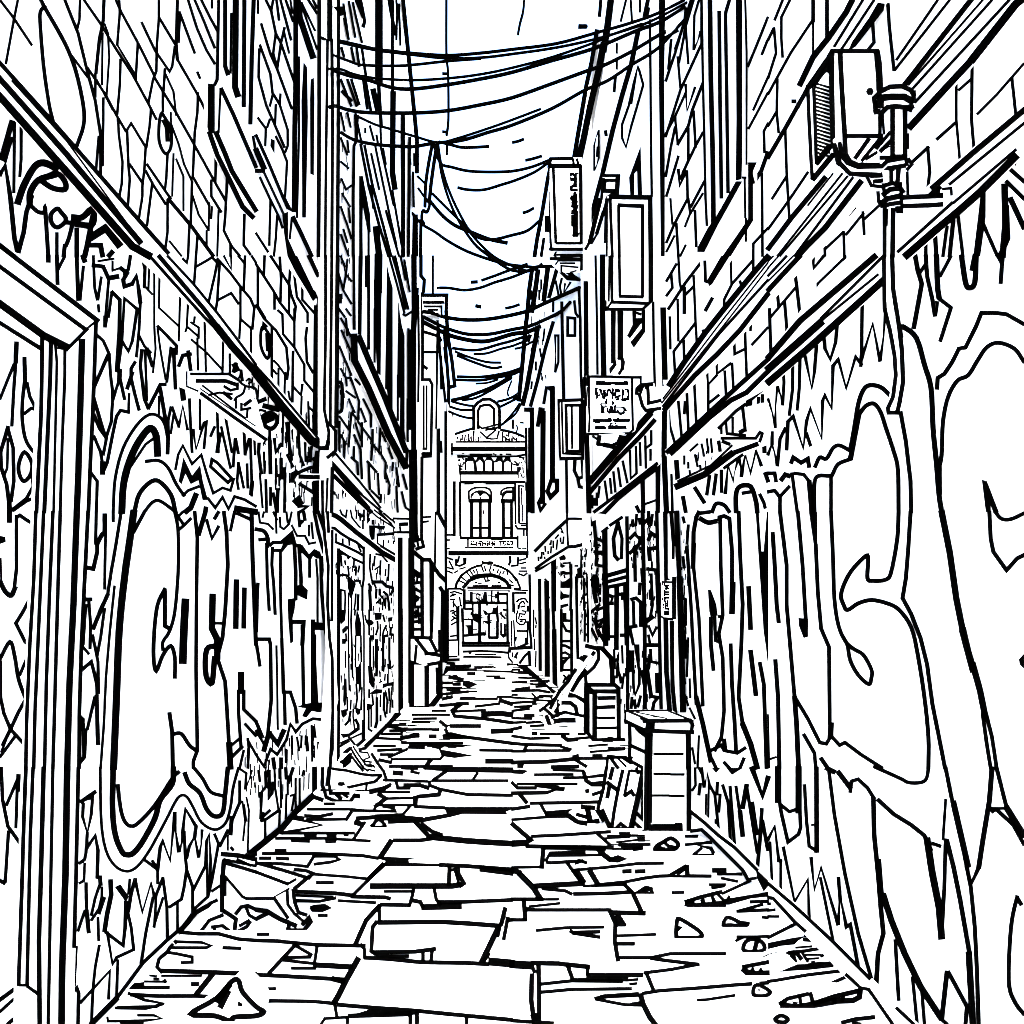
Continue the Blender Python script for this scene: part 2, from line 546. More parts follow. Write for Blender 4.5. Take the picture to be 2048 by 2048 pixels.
# --- ledge
cor = Part('ledge', nl)
LC = L1.off(.06)
cor.slab(LC, '-150,-40 0,123 106,243 291,455 334,502 470,668 552,766 640,880 637,890 520,756 400,622 265,495 120,322 0,193 -150,40', .06)
cor.ink(LC, T(0, 0), '''
30 -100,360 0,475 400,920 1100,1720 1270,1910
42 -100,480 0,595 500,1160 1060,1830
10 90,610 500,1060 1050,1810
56 -100,620 0,730 480,1270 1000,1860 1130,1932
''')
cor.ink(LC, T(0, 1), '''
18 1265,0 1460,210 1640,430 1800,640 1932,820
32 1200,0 1370,200 1540,400 1650,540
55 1640,540 1750,680 1932,880
22 1130,0 1370,270 1540,460 1640,560
''')
cor.ink(LC, T(1, 1), '62 0,885 200,1140 420,1395 470,1420; 16 0,830 110,950 280,1150 480,1390')
# --- upper window
win = Part('window', nl)
win.slab(L1.off(.02), '462,-60 632,-60 632,60 640,600 560,420 436,165 436,-60', .02)
WL = L1.off(.02)
win.ink(WL, T(0, 0), '''
22 1650,0 1640,600 1620,640
30 1700,0 1700,500 1720,560
45 1780,0 1775,660 1795,720
30 1845,0 1840,800; 1915,0 1900,450 1890,930
16 1600,0 1600,60
14 1745,100 1740,550
18 1910,1030 1932,1150
''')
win.ink(WL, T(1, 0), '''
14 15,0 15,100
18 75,0 115,80 150,250 190,330 290,620; 130,0 115,80; 155,0 175,150; 185,0 265,300; 225,0 280,160
14 260,0 275,100; 210,230 250,400
18 40,180 110,410 160,520 270,820; 150,250 130,400 155,500; 215,210 190,320 160,520
18 30,340 110,560 125,700 180,790; 25,370 20,580 80,800 150,960 215,1110
16 185,710 180,790 240,980 240,1100 220,1150; 150,790 145,930; 105,900 85,960; 15,890 75,970 70,1100; 125,720 105,800
f 115,1050 140,1060 140,1160 110,1100
16 150,1030 200,1130 235,1220 220,1480
34 300,0 300,600 292,1000 288,1590
45 315,0 330,130 430,430
14 345,20 445,230; 340,30 460,370
18 395,0 460,100; 430,0 460,60
f 360,470 385,510 390,880 375,1640 350,1640 350,1450 345,760
f 415,600 435,590 440,720 435,1320 412,1310 410,760
14 325,430 325,1000 310,1640
''')
sill = Part('sill', win)
SL = L1.off(.07)
sill.slab(SL, '417,168 438,175 470,260 512,345 560,440 590,520 634,600 632,610 600,560 512,430 440,320 417,270', .05)
sill.ink(SL, T(0, 0), '''
f 1570,630 1620,640 1620,1000 1580,1010 1565,960
35 1580,1000 1640,1170 1720,1330 1830,1560 1910,1640; 1630,1000 1700,1160 1750,1290 1932,1590
28 1670,670 1760,860 1932,1260
14 1665,670 1650,1000
''')
sill.ink(SL, T(1, 0), '''
22 0,1020 100,1240 200,1480 240,1570
40 0,1130 60,1270
28 0,1290 60,1290
16 30,1340 110,1510 170,1630 200,1720; 60,1300 210,1620; 110,1510 100,1850; 160,1630 150,1800 135,1932; 215,1490 260,1580; 0,1760 90,1900
f 200,1620 240,1600 240,1800 300,1932 240,1932 215,1760
14 270,1650 255,1800
30 280,1640 340,1760 420,1932
18 240,1570 280,1590
''')
sill.ink(SL, T(1, 1), 'f 240,0 310,0 450,290 450,320 430,340 380,250 300,120; 30 400,0 470,150')
# --- door and its frame
door = Part('door', nl)
door.slab(L1.off(.012), '-120,560 87,700 80,1200 60,1600 50,2120 -120,2120', .012)
DL = L1.off(.012)
door.ink(DL, T(0, 1), '''
34 125,655 120,800
24 105,1000 90,1280
22 105,820 60,930 0,1080
24 120,800 105,1000
30 185,770 190,950
26s 185,960 170,1100 170,1250 200,1400 280,1510
24 205,960 225,1060 265,1140 300,1150
24 185,1190 235,1150 300,1165
28 60,1290 40,1360 5,1480 10,1600 50,1720 70,1880
26 60,1300 100,1450 105,1700 85,1850
18 60,1380 55,1600 35,1650
28sc 185,1480 145,1560 145,1640 180,1700 230,1650 240,1560
24 245,1660 250,1740 200,1830 100,1910; 270,1820 200,1850 100,1920
36 70,1870 72,1932
''')
door.ink(DL, T(0, 2), '''
40 72,0 72,70
f 0,180 40,190 42,225 0,240
26 125,40 150,25 200,60 260,95; 125,30 125,430 110,560
36s 0,520 40,600 85,630 115,570
14 5,350 10,500
26 255,600 170,760 120,840 190,980 225,1010
28s 0,1110 75,980 110,1080 140,1260 190,1400
22 220,1060 150,1230; 110,1700 0,1850
26 5,1130 5,1400 30,1520 80,1640; 190,1420 140,1510 80,1640 20,1760; 80,1640 190,1760
16 70,1660 10,1810
''')
door.ink(DL, T(0, 3), '''
26 10,0 20,240 60,440 160,580
32 140,55 135,170
22 135,80 50,280; 130,160 120,450
24 65,480 50,700 40,860
30 0,850 35,870
30 150,1640 0,1750
22 210,1650 0,1840
28 290,1740 60,1932
''')
frame = Part('door_frame', nl)
LD = L1.off(.05)
frame.slab(LD, '-140,385 0,490 27,512 195,640 191,800 177,1024 158,1536 146,2120 36,2120 37,1970 52,1536 71,1024 82,700 -140,550', .05)
frame.ink(LD, T(0, 0), '26 -100,1760 0,1845 110,1932')
frame.ink(LD, T(0, 1), '''
35 -100,-155 100,0 740,490
30 -100,-10 0,80 640,550
54 -100,285 0,360 330,600 510,690
30 -100,425 0,505 310,700
24 660,550 520,690
14 660,545 715,500
30 320,590 310,1200 295,1500 275,1932; 385,640 380,900 335,1932
18 415,640 430,800 405,1932
22 440,690 490,700 490,900 470,1400 455,1932
48 620,640 605,1200 590,1700 580,1932
28 725,490 712,900 700,1200 685,1500 668,1932
''')
frame.ink(LD, T(0, 2), '''
28 270,0 255,500 225,1000 200,1600 195,1932
26 330,0 300,700 265,1500 255,1932; 400,0 375,600 350,1300 337,1932; 455,0 440,500 415,1400 400,1932
48 580,0 555,700 525,1300 508,1932
28 665,0 645,400 615,1000 600,1500 597,1932
''')
frame.ink(LD, T(0, 3), '''
30 195,0 180,400 165,900 140,1640
26 250,0 230,500 205,1640
34 330,0 315,600 295,1300 300,1932
24 400,0 385,800 365,1932
50 508,0 495,800 470,1500 465,1932
28 592,0 575,800 560,1350
24 210,1650 280,1700
18 150,1640 210,1640
''')
# --- wall bracket (folded awning arm)
br = single('wall_bracket', 'flat wedge-shaped awning arm jutting from the stained wall under the left ledge', 'wall bracket', 'awning arms on the walls', PAINT)
BP = L1.off(.09)
ZA = Z(340, 720, 300)
br.slab(BP, '212,150 270,172 760,172 890,260 980,340 1110,540 1240,1000 1200,1060 780,740 370,410 215,345', .088, 0, tile=ZA)
br.ink(BP, ZA, '''
34 270,180 760,180 870,250
18 215,150 215,340 360,400
46 345,270 720,270 860,320
30 870,300 870,370 780,390 700,340
20 420,330 970,750
40 400,430 800,720 1230,1020
10 390,370 1100,850
26s 880,250 920,300 990,340 1090,360 1120,420 1120,500
26s 970,340 940,430 860,480 830,520
22 850,500 850,620
28 920,560 920,640 1040,620
40 960,580 1040,520
24 1000,640 990,740
26 500,450 640,420 800,440
40 690,420 790,500
''')
wall.ink(L1, ZA, '''
26s 1050,740 1150,650 1230,660
26sc 1180,800 1290,710 1370,760 1380,830 1310,900 1220,860
40 1220,810 1330,760; 1230,590 1400,650
24 1280,900 1280,1080; 920,130 900,230
16s 980,270 1020,240 1050,280 1010,300
46 850,50 820,150
''')
# --- small bracket with pegs at the corner
pg = single('pipe_bracket', 'small iron bracket holding the left drainpipe to the wall under the ledge end', 'pipe bracket', None, PAINT)
PB = L1.off(.05)
pg.slab(PB, '300,1620 500,1655 505,1690 300,1700 290,1680', .048, 0, tile=T(1, 1))
pg.ink(PB, T(1, 1), '''
f 260,1640 310,1610 320,1640 290,1690 300,1710 260,1710
30 330,1665 500,1670
24 310,1640 400,1600 450,1590; 330,1720 440,1790
f 450,1470 480,1470 475,1640 420,1640
''')
# ================================================================== drainpipe at the corner
dp = single('drainpipe', 'tall double drainpipe running down the left corner to an elbow above the stained wall', 'drainpipe', 'pipes on the walls', PAINT)
DP = facing(5.0)
dp.slab(DP, '637,-80 676,-80 676,600 671,860 671,905 655,915 652,960 640,960 640,870 636,860', .10)
dp.ink(DP, T(1, 0), '''
28 478,-100 478,800 472,1932
40 557,-100 557,300
20 540,300 527,1300 522,1932
24 572,300 577,900 572,1932
26 622,-100 620,1000 615,1932
f 580,50 660,50 660,110 640,120 600,70
''')
dp.ink(DP, T(1, 1), '''
22 525,0 525,560 515,1160 550,1330 545,1400
32 545,1400 535,1450 480,1450
22 572,0 562,1000 560,1270 600,1320
20 610,0 605,600 600,1290
24 600,1320 600,1470 540,1520
''')
dp.slab(facing(5.02), '648,905 664,905 662,1050 668,1280 676,1400 640,1560 626,1592 616,1590 640,1480 652,1300 646,1050', .06)
dp.ink(facing(5.02), T(1, 1), '20 500,1690 505,1932; 16 540,1680 530,1932; 26 575,1600 570,1932')
dp.ink(facing(5.02), T(1, 2), '''
22 505,0 520,200 545,400 540,700 555,950 575,1100 580,1500 560,1932
18 575,140 572,820
22 540,0 548,150
''')
dp.ink(facing(5.02), T(1, 3), '24 500,0 500,130 520,200; 30 555,0 540,130; 40 440,0 440,220')
wall.ink(L1, T(0, 1), '''
18 1480,0 1475,80 1465,210; 1480,80 1560,35 1600,10 1640,50 1620,150 1590,280 1575,350; 1660,40 1650,180 1640,340 1625,430
18 1650,330 1745,280 1800,360; 1640,20 1740,130 1830,250 1890,320 1920,390 1905,550; 1380,20 1410,50 1420,0; 1850,0 1840,250
16 1690,0 1745,100 1745,0; 1815,240 1815,480 1805,640; 1820,480 1895,545 1895,780; 1800,0 1850,60; 1900,0 1932,50
''')

wall.ink(L1, T(0, 3), """
40 690,1932 880,1740
26 880,1740 1080,1470 1260,1300 1380,1200 1470,1080
34 1350,1240 1480,1090 1640,1000
""", off=.05)
wall.ink(L1, T(1, 3), '44 -60,660 0,610 200,450 300,330 430,210', off=.05)

wall.dashes(L1, 470, 735, 632, 820, 60, 20, 1.4, k0=.55, k1=.9)
wall.dashes(L1, 520, 850, 625, 960, 60, 20, 1.4, k0=.1, k1=.45)
wall.dashes(L1, 490, 1480, 630, 1600, 70, 26, 1.4, k0=-.25, k1=-.35)
# ================================================================== second left building
m2 = thing('shop_building', 'second left building with tall dark shutters above a small shopfront', 'building', L2.hit(720, 1500)*1.0, 'buildings lining the alley')
m2.location.z = 0
w2 = Part('wall', m2)
w2.slab(L2, '640,1559 640,-90 806,-90 811,300 812,1407', 4.0, axis=Vector((-4, .25, 0)).normalized())
w2.ink(L2.off(.031), T(1, 0), '''
16 660,30 700,300; 700,10 750,280; 730,20 800,320; 665,140 700,300
24 790,0 820,160 810,200
30 760,0 810,120
24 1005,0 1050,260
14 1060,0 1065,100 1060,300; 1080,30 1090,340
18 645,360 665,430; 720,360 740,460; 760,360 780,500; 800,370 830,570; 690,600 760,800; 640,600 720,800; 720,600 780,790; 810,600 840,820; 830,620 870,850
22 650,690 720,760
40 885,680 920,830
24 925,620 945,940
14 640,850 670,990; 690,850 715,960; 750,850 800,1090; 770,870 760,1060; 860,950 890,1060; 910,1020 920,1080; 940,960 945,1090; 825,970 825,1000
20 750,870 760,1060 740,1100 735,1460 735,1932
18 790,1090 850,1400 930,1700 1000,1932; 820,1100 880,1400 960,1700 1020,1932
14 870,1160 930,1430; 900,1100 1000,1580; 940,1100 1040,1550; 960,1120 980,1240; 1000,1580 1060,1850; 870,1400 885,1570; 980,1590 1080,1932; 1030,1440 1100,1850
14 640,1040 690,1170; 690,1060 700,1150; 640,1220 700,1270; 645,1350 680,1430 720,1400; 650,1460 710,1560; 640,1560 690,1700 720,1800; 700,1570 710,1680; 660,1730 690,1830; 640,1770 700,1932
''')
w2.ink(L2.off(.031), T(1, 1), '''
14 1005,0 1060,200 1120,430; 1030,0 1080,180 1130,400; 1050,0 1110,250 1150,400; 1090,0 1130,180; 1120,30 1160,270; 1110,440 1130,450 1190,410
14 640,0 670,80; 690,30 680,140 720,190; 620,120 660,260 720,360; 680,140 660,250; 640,290 640,350 620,350; 620,390 670,460; 680,400 715,450
14 640,470 720,610; 680,470 690,600; 645,560 720,730; 630,680 720,900; 640,850 680,920 715,920 780,1100; 680,920 685,980; 750,930 785,970; 680,1020 750,1070; 700,1080 745,1180
22s 630,950 650,980 650,1150 630,1180
14 780,1100 770,1230; 810,1080 870,1200 870,1290; 720,1180 770,1240; 790,1150 830,1250; 630,1210 700,1310; 720,1190 700,1440; 640,1350 680,1420; 770,1250 880,1400; 750,1260 790,1390
16 800,1260 800,1440; 880,1310 880,1420 930,1480; 740,1350 790,1460 800,1680; 630,1250 630,1480; 670,1400 665,1550; 720,1520 765,1560 770,1650; 740,1440 740,1530; 840,1550 910,1630; 850,1560 860,1760; 880,1410 870,1540
14 920,1640 930,1800; 935,1480 980,1560 975,1680; 940,1300 930,1480; 950,1330 980,1400; 1000,1450 1030,1530; 980,1640 1010,1730 1000,1800; 1035,1560 1030,1620; 1060,1600 1080,1740; 1060,1740 1070,1932; 1110,1650 1140,1760; 870,1770 940,1840; 945,1800 940,1860
14 640,1700 630,1932; 660,1720 670,1820; 690,1770 690,1900; 730,1780 740,1850; 1100,1780 1130,1900 1160,1920
20 620,0 612,1290; 780,1880 820,1932
''')
w2.ink(L2, T(1, 2), '''
22 620,280 615,1000 620,1932
14 600,30 590,260
''')
# shutters
sh = Part('shutter', m2)
SHP = L2.off(.03)
sh.slab(SHP, '732,-90 800,-90 800,300 806,640 808,905 770,830 715,690 708,650 706,520 716,300', .03)
sh.ink(SHP, T(1, 0), '''
56 928,-90 928,620
22 1030,0 1030,700
40 1035,700 1030,1300 1048,1420
f 780,1330 805,1330 860,1620 865,1750 845,1750 805,1540 805,1932 780,1932
14 850,1750 850,1932
45 905,1720 930,1932
28 1110,870 1110,1932
20 1160,1040 1150,1932
16 1185,1300 1190,1560
''')
sh.ink(SHP, T(1, 1), '''
20 737,0 742,550
f 775,0 805,0 800,240 795,590 770,590
14 830,0 830,230; 895,400 895,800
20 850,0 850,700
58 925,0 922,260
f 890,180 950,180 945,330 940,900 915,880 905,650 895,650
f 990,80 1030,240 1030,1180 1010,1180 990,1010 975,1000 985,450
f 1075,350 1100,530 1120,600 1120,1320 1140,1480 1110,1480 1060,1280 1085,1300 1090,1070 1065,1060
14 1070,900 1070,1240; 1145,1080 1145,1400; 1150,550 1150,1070
20 1170,560 1175,1000
''')
s2 = Part('window_sill', m2)
SI = L2.off(.09)
s2.slab(SI, '705,668 716,672 745,735 770,795 795,850 814,888 813,940 800,920 770,865 740,790 712,735 706,700', .07)
s2.ink(SI, T(1, 1), '''
50 738,600 745,790 850,1000 1000,1350 1130,1590
42 778,610 870,830 970,1060 1060,1290 1130,1470
20 1140,1460 1135,1600
''')
# fascia band, shopfront
fa = Part('fascia', m2)
FB = L2.off(.05)
fa.slab(FB, '655,905 671,895 720,960 764,1023 785,1032 800,1120 780,1116 742,1095 700,1060 655,1030 648,1020', .05)
fa.ink(FB, T(1, 1), '''
14 600,1490 780,1700 940,1900; 560,1540 760,1770 950,1932; 580,1560 800,1800; 575,1600 570,1932
28 548,1530 590,1490
24 560,1560 700,1730 850,1900
28 590,1660 680,1750 760,1830 870,1932
20 545,1530 540,1650
''')
Z1, Z2, Z3 = Z(640, 1020, 200), Z(640, 1220, 200), Z(640, 1400, 200)
fa.ink(FB, Z1, '''
86 60,60 180,70 300,110 420,190 700,430 950,620 1200,820 1450,960
30 390,0 420,80 500,140 520,0
24 590,0 620,150 740,300 780,340
20 710,0 700,170
28 770,60 780,200; 850,0 850,200; 920,60 930,230; 830,200 830,360
40 1020,200 1020,270
22 960,0 1100,130 1530,400; 1050,0 1380,260; 1140,20 1420,320
30 1230,60 1380,190; 1400,190 1530,350
f 950,300 1250,310 1250,350 1180,380 1060,340 1050,560 1000,580 960,480
20 1110,480 1110,640 1180,690
48 1110,480 1420,455
20 1480,480 1480,820; 1230,580 1225,720; 1320,590 1320,630; 1420,600 1420,650
36 1180,700 1470,870
''')
sf = Part('shopfront', m2)
SF = L2.off(.02)
sf.slab(SF, '656,1035 700,1062 800,1128 802,1415 656,1542', .02)
sf.ink(SF, Z1, '''
46 160,340 280,350 400,450 560,550 700,620 840,740
42 300,620 450,680 700,800 840,880
58 360,760 360,1932
38 845,720 845,1340 820,1500 820,1932
f 340,740 440,800 560,880 820,1000 820,1040 640,960 600,900 540,960 520,900 440,860 380,900
28 410,900 420,1080; 480,980 490,1040; 540,1090 560,1260; 660,960 650,1110; 700,1100 690,1260; 760,1080 740,1200; 310,460 310,620; 440,560 440,640; 560,560 570,680; 740,690 790,800
40 390,1265 450,1250 540,1270
f 540,1260 620,1340 690,1430 650,1560 610,1700 580,1690 560,1560 540,1500
30 670,1370 780,1370
28 400,1540 480,1560 490,1680 480,1932
56 390,1560 390,1932
20 550,1600 550,1932; 610,1690 610,1932
26 690,1620 680,1800 660,1932
40 740,1640 730,1932
22 180,380 180,920; 230,400 230,1560 240,1932
30 970,860 960,1100 1000,1350 1050,1430 1080,1500; 1060,900 1040,1080; 1170,980 1160,1240; 1330,1050 1320,1360
26 1080,850 1200,880 1300,1000; 1440,1130 1450,1370
22 1060,1150 1160,1080; 1270,1150 1260,1270; 1400,1380 1400,1480
56 1010,1390 1200,1390 1280,1470 1400,1500 1440,1540
40 940,1430 980,1480 980,1560; 1090,1530 1080,1700; 1230,1580 1300,1640 1330,1800 1340,1932; 1370,1640 1400,1560
56 960,1560 980,1932
30 1160,1540 1160,1640 1210,1700; 1090,1800 1170,1720 1170,1820
22 1440,1640 1440,1750; 1380,1700 1380,1800; 1460,1820 1460,1932; 1210,1780 1210,1932; 1270,1700 1265,1900
''')
sf.ink(SF, Z2, '''
20 240,0 240,350 250,800 250,1932
58 360,0 360,1932
f 370,0 500,0 480,200 410,270 390,200
22 550,0 550,600 560,1300 565,1550
30 610,0 600,200 620,800 630,1300
28 680,0 670,100
f 715,0 750,100 790,260 790,500 690,500 680,250
26 690,500 685,1100; 790,500 800,1000
f 690,1100 740,1100 790,980 800,1500 760,1590 750,1430 700,1430 690,1180
30 700,1430 720,1700 690,1900
22 810,1500 800,1932
24 820,0 850,300 850,1300 850,1500 860,1932
f 430,380 500,310 550,320 510,400 440,460
26 500,460 510,600
f 430,560 510,560 490,650 430,650
20 490,800 490,1110; 870,100 900,240
f 470,1330 510,1340 520,1680 470,1880 450,1750
f 870,180 1000,200 1040,250 1000,290 930,300
30 950,0 950,480
f 960,490 1040,490 1040,580 970,540
36 970,540 970,1080
f 930,1080 1000,1100 1020,1250 1040,1400 1010,1500 950,1400
20 1030,700 1030,1110; 1165,280 1165,500; 1160,1200 1160,1290; 1150,1400 1190,1380
56 1090,580 1090,1100
46 1100,1100 1090,1270
f 1060,60 1190,60 1180,180 1070,190
30 1110,220 1120,350 1080,480; 1280,300 1230,400 1210,500; 1220,100 1250,220
42 1220,510 1310,490; 1220,520 1220,1150
f 1190,1080 1250,1070 1240,1200 1190,1170
f 1320,150 1400,140 1390,210 1320,220
38 1370,340 1360,460; 1340,540 1340,940 1350,1040
42 1350,470 1440,480
f 1300,1040 1370,1050 1380,1150 1310,1130
22 1440,490 1440,960 1480,1000 1390,1110; 980,1250 970,1400; 1260,1240 1250,1360
30 1470,1150 1465,1320; 1050,1330 1020,1480; 1310,1240 1310,1400
f 1220,1430 1430,1390 1430,1450 1300,1470 1210,1510
f 1080,1530 1200,1540 1190,1600 1030,1620 950,1620
30 950,1540 950,1690; 1010,1640 1030,1830; 1270,1590 1310,1800; 1330,1520 1345,1750
46 1100,1700 1100,1932
20 1170,1640 1170,1860
36 1240,1600 1230,1932; 1410,1760 1430,1880
22 1390,1500 1390,1640; 1450,1480 1450,1670
f 910,1820 1040,1830 1000,1870 950,1932 910,1932
''')
sf.ink(SF, Z3, '''
34 250,0 250,950 210,1150
50 365,0 355,1200
f 410,200 440,200 480,180 520,200 500,300 450,340 420,300
24 530,0 530,200; 600,0 590,180
40 590,220 560,400 490,480
22 640,180 640,320 670,580
f 690,150 780,180 770,260 730,290 690,230
26 800,0 790,180
48 690,380 740,480 740,540; 840,400 830,880
26 850,0 860,780
30 940,80 940,560 1000,600
22 990,100 990,510; 1165,0 1165,130; 1360,0 1350,250
48 1100,60 1100,420 1070,530
30 1240,0 1240,200 1270,330; 1300,0 1290,260; 1400,0 1400,140; 1170,300 1170,400
f 400,660 560,650 700,540 780,560 700,620 570,700 450,730
26 400,830 600,740 820,640
''')
pi = Part('pilaster', m2)
PP = L2.off(.10)
pi.slab(PP, '794,1038 824,1034 824,1428 792,1425', .10)
pi.ink(PP, Z1, '''
84 1550,560 1550,1932
52 1735,560 1735,1932
36 1420,165 1770,170; 1450,430 1720,430
f 1530,250 1700,240 1700,300 1530,310
28 1545,330 1560,440; 1780,170 1780,330
''')
pi.ink(PP, Z2, '86 1555,0 1560,1932; 50 1735,0 1735,1932')
pi.ink(PP, Z3, '86 1565,0 1570,270; 50 1740,0 1740,260; 34 1530,290 1740,280; 40 1500,370 1740,360')
# ================================================================== third and fourth left buildings
m3 = thing('town_house', 'narrow third left building wedged between the shuttered house and the chimney-topped wall', 'building', (-1.3, 10, 0), 'buildings lining the alley')
w3 = Part('wall', m3)
w3.slab(L3, '812,1407 809,-90 800,-90 806,0 820,110 829,200 836,280 838,360 838,592 846,700 846,1372', 4.0, axis=Vector((-4, .6, 0)).normalized())
w3.ink(L3, T(1, 0), '''
28 1110,0 1130,200 1150,400 1170,600 1200,900 1215,1060 1215,1300
f 1185,1620 1220,1620 1222,1932 1178,1932
22 1245,1660 1242,1932
14 1155,1100 1165,1240; 1195,1160 1195,1250; 1220,1330 1270,1380; 1225,1420 1265,1480
''')
w3.ink(L3, T(1, 1), '''
38 1192,0 1195,400 1172,980 1175,1300
60 1185,1480 1190,1932
24 1245,0 1245,150 1270,180 1265,270
36 1210,250 1190,560 1190,1500
22 1256,280 1256,940
14 1225,300 1230,750 1225,1100; 1205,1500 1210,1790
22 1252,1520 1250,1932
''')
w3.ink(L3, T(1, 2), '''
52 1192,0 1195,160 1210,210
22 1250,0 1250,200 1265,260 1210,280
14 1175,220 1200,260; 1220,230 1230,280
28 1175,290 1250,350
28 1170,430 1240,475
26 1252,360 1255,930
''')
w3.ink(L3, T(1, 2), '''
20 1180,540 1240,530; 1175,590 1200,580 1240,600; 1180,620 1230,650; 1190,680 1220,660; 1175,720 1240,715; 1180,755 1240,770; 1190,790 1235,780; 1175,830 1235,825; 1180,885 1240,885
14 1195,560 1200,700; 1225,720 1230,840; 1190,650 1185,700; 1210,740 1205,800; 1220,480 1215,540
f 1170,420 1240,465 1240,500 1210,490 1170,460
''')
m4 = thing('corner_house', 'fourth left building with a capped end pier, set back next to the far gate facade', 'building', (-1.1, 11.2, 0), 'buildings lining the alley')
w4 = Part('wall', m4)
a4, b4, c4, e4 = L4F.hit(838, 1378), L4F.hit(876, 1378), L4.hit(893, 1318), L4F.hit(838, 1378)
zt = L4F.hit(850, 604).z
P4 = [(-5, 11.0), (b4.x, 11.0), (L4.hit(893, 1300).x, L4.hit(893, 1300).y), (-5, 16.5)]
w4.prism([(x, y, 0) for x, y in P4], [(x, y, zt) for x, y in P4])
cap = Part('cap', m4)
cap.slab(facing(10.9), '844,590 894,590 894,606 884,606 884,630 846,630', .5)
cap.ink(facing(10.9), T(1, 1), '''
24 1255,295 1440,295 1435,420
20 1265,350 1415,350
14 1270,380 1400,380 1400,440; 1300,405 1370,405
''')
w4.ink(L4F, T(1, 1), '''
14 1335,0 1335,280
16 1265,725 1385,725
14 1370,490 1365,850 1360,1300
26 1375,1310 1375,1932
20 1265,830 1290,850
''')
w4.ink(L4F, T(1, 2), '''
14 1260,40 1320,35; 1260,75 1300,70; 1355,0 1350,400
26 1370,0 1430,110
28 1260,360 1310,360 1340,410
''')
w4.ink(L4, T(1, 1), '''
26 1435,420 1450,620 1480,800 1500,980 1465,990
24 1420,560 1440,800 1455,1000 1450,1200
16 1375,520 1390,750 1430,1100; 1395,760 1400,1000
14 1420,690 1430,800
28 1437,1180 1437,1932
18 1480,1200 1485,1932
14 1395,1400 1400,1480
''')
w4.ink(L4, T(1, 2), '''
28 1437,0 1442,1130
28 1340,410 1380,470 1432,520
26 1390,570 1410,600 1405,1000
20 1420,600 1415,1130
''')
w4.ink(L4F, T(1, 1), '''
38 1192,0 1195,400 1172,980 1175,1300
60 1185,1480 1190,1932
24 1245,0 1245,150 1270,180 1265,270
36 1210,250 1190,560 1190,1500
22 1256,280 1256,940
14 1225,300 1230,750 1225,1100; 1205,1500 1210,1790
22 1252,1520 1250,1932
''')
w4.ink(L4F, T(1, 2), '''
52 1192,0 1195,160 1210,210
22 1250,0 1250,200 1265,260 1210,280
14 1175,220 1200,260; 1220,230 1230,280
28 1175,290 1250,350
28 1170,430 1240,475
26 1252,360 1255,930
''')
w4.ink(L4F, T(1, 2), '''
20 1180,540 1240,530; 1175,590 1200,580 1240,600; 1180,620 1230,650; 1190,680 1220,660; 1175,720 1240,715; 1180,755 1240,770; 1190,790 1235,780; 1175,830 1235,825; 1180,885 1240,885
14 1195,560 1200,700; 1225,720 1230,840; 1190,650 1185,700; 1210,740 1205,800; 1220,480 1215,540
f 1170,420 1240,465 1240,500 1210,490 1170,460
''')
w4.ink(L4F, T(1, 2), '24 1320,380 1322,950; 16 1338,440 1330,900')
# hanging lightbox sign on the third building
ls = thing('lightbox_sign', 'slim blank double-lined sign box hung upright on the left side', 'sign', facing(10.6).hit(850, 912), 'signs over the alley')
LSB = facing(10.6)
lb = Part('box', ls); lb.slab(LSB, '844,758 860,758 865,768 862,906 844,912', .12)
lb.ink(LSB, T(1, 1), '20 1250,932 1310,932 1330,970 1320,1490 1260,1490; 40 1260,1505 1315,1500; 14 1265,980 1265,1440; 1287,980 1287,1450; 1260,1455 1290,1455')
# utility cabinet
uc = thing('utility_cabinet', 'tall lidded utility cabinet standing against the left wall past the pilaster', 'cabinet', gpt(850, 1418))
UC = facing(gpt(850, 1415).y)
cb = Part('body', uc); yb = UC.p.y
xa, xb = UC.hit(822, 1400).x, UC.hit(878, 1400).x
cb.slab(UC, '822,1320 850,1330 852,1425 822,1422', 1.0, axis=Vector((-.08, 1, 0)))
US = Plane(UC.hit(852, 1400), Vector((1, .12, 0)).normalized())
cb.slab(facing(yb+.05), '850,1330 878,1322 878,1400 868,1410 852,1425', .5)
cb.ink(UC, T(1, 2), '''
38 1175,0 1175,1500
22 1180,1137 1280,1145
34 1288,1070 1288,1500
30 1175,1480 1290,1480
''')
cb.ink(facing(yb+.05), T(1, 2), '''
26 1290,1150 1390,1130
32 1390,900 1393,1400
18 1365,1180 1368,1370
40 1390,1380 1310,1480
''')
lid = Part('lid', uc)
LI = facing(yb-.03)
lid.slab(LI, '822,1275 860,1277 880,1308 878,1322 850,1331 822,1320', .5)
lid.ink(LI, T(1, 2), '''
24 1170,945 1310,950 1365,1055
26 1210,960 1290,1065 1380,1080
16 1275,1075 1365,1060
24 1300,1150 1390,1135
20 1210,1010 1200,1130
''')

sf.dashes(SF, 672, 1115, 722, 1150, 26, 9, 1.2, k0=.3, k1=.5)
sf.dashes(SF, 738, 1110, 795, 1400, 80, 14, 1.2, k0=.3)
sf.dashes(SF, 680, 1280, 722, 1440, 26, 16, 1.2)
fa.dashes(FB, 660, 955, 790, 985, 40, 12, 1.2, k0=.75, k1=.75)
w2.dashes(L2, 676, 150, 700, 900, 46, 16, .8)
w2.dashes(L2, 690, 780, 800, 880, 40, 16, .8, k0=1.1, k1=1.4)
w3.dashes(L3, 822, 1150, 836, 1265, 26, 5, 1)
w4.dashes(L4F, 824, 1150, 840, 1265, 26, 5, 1)
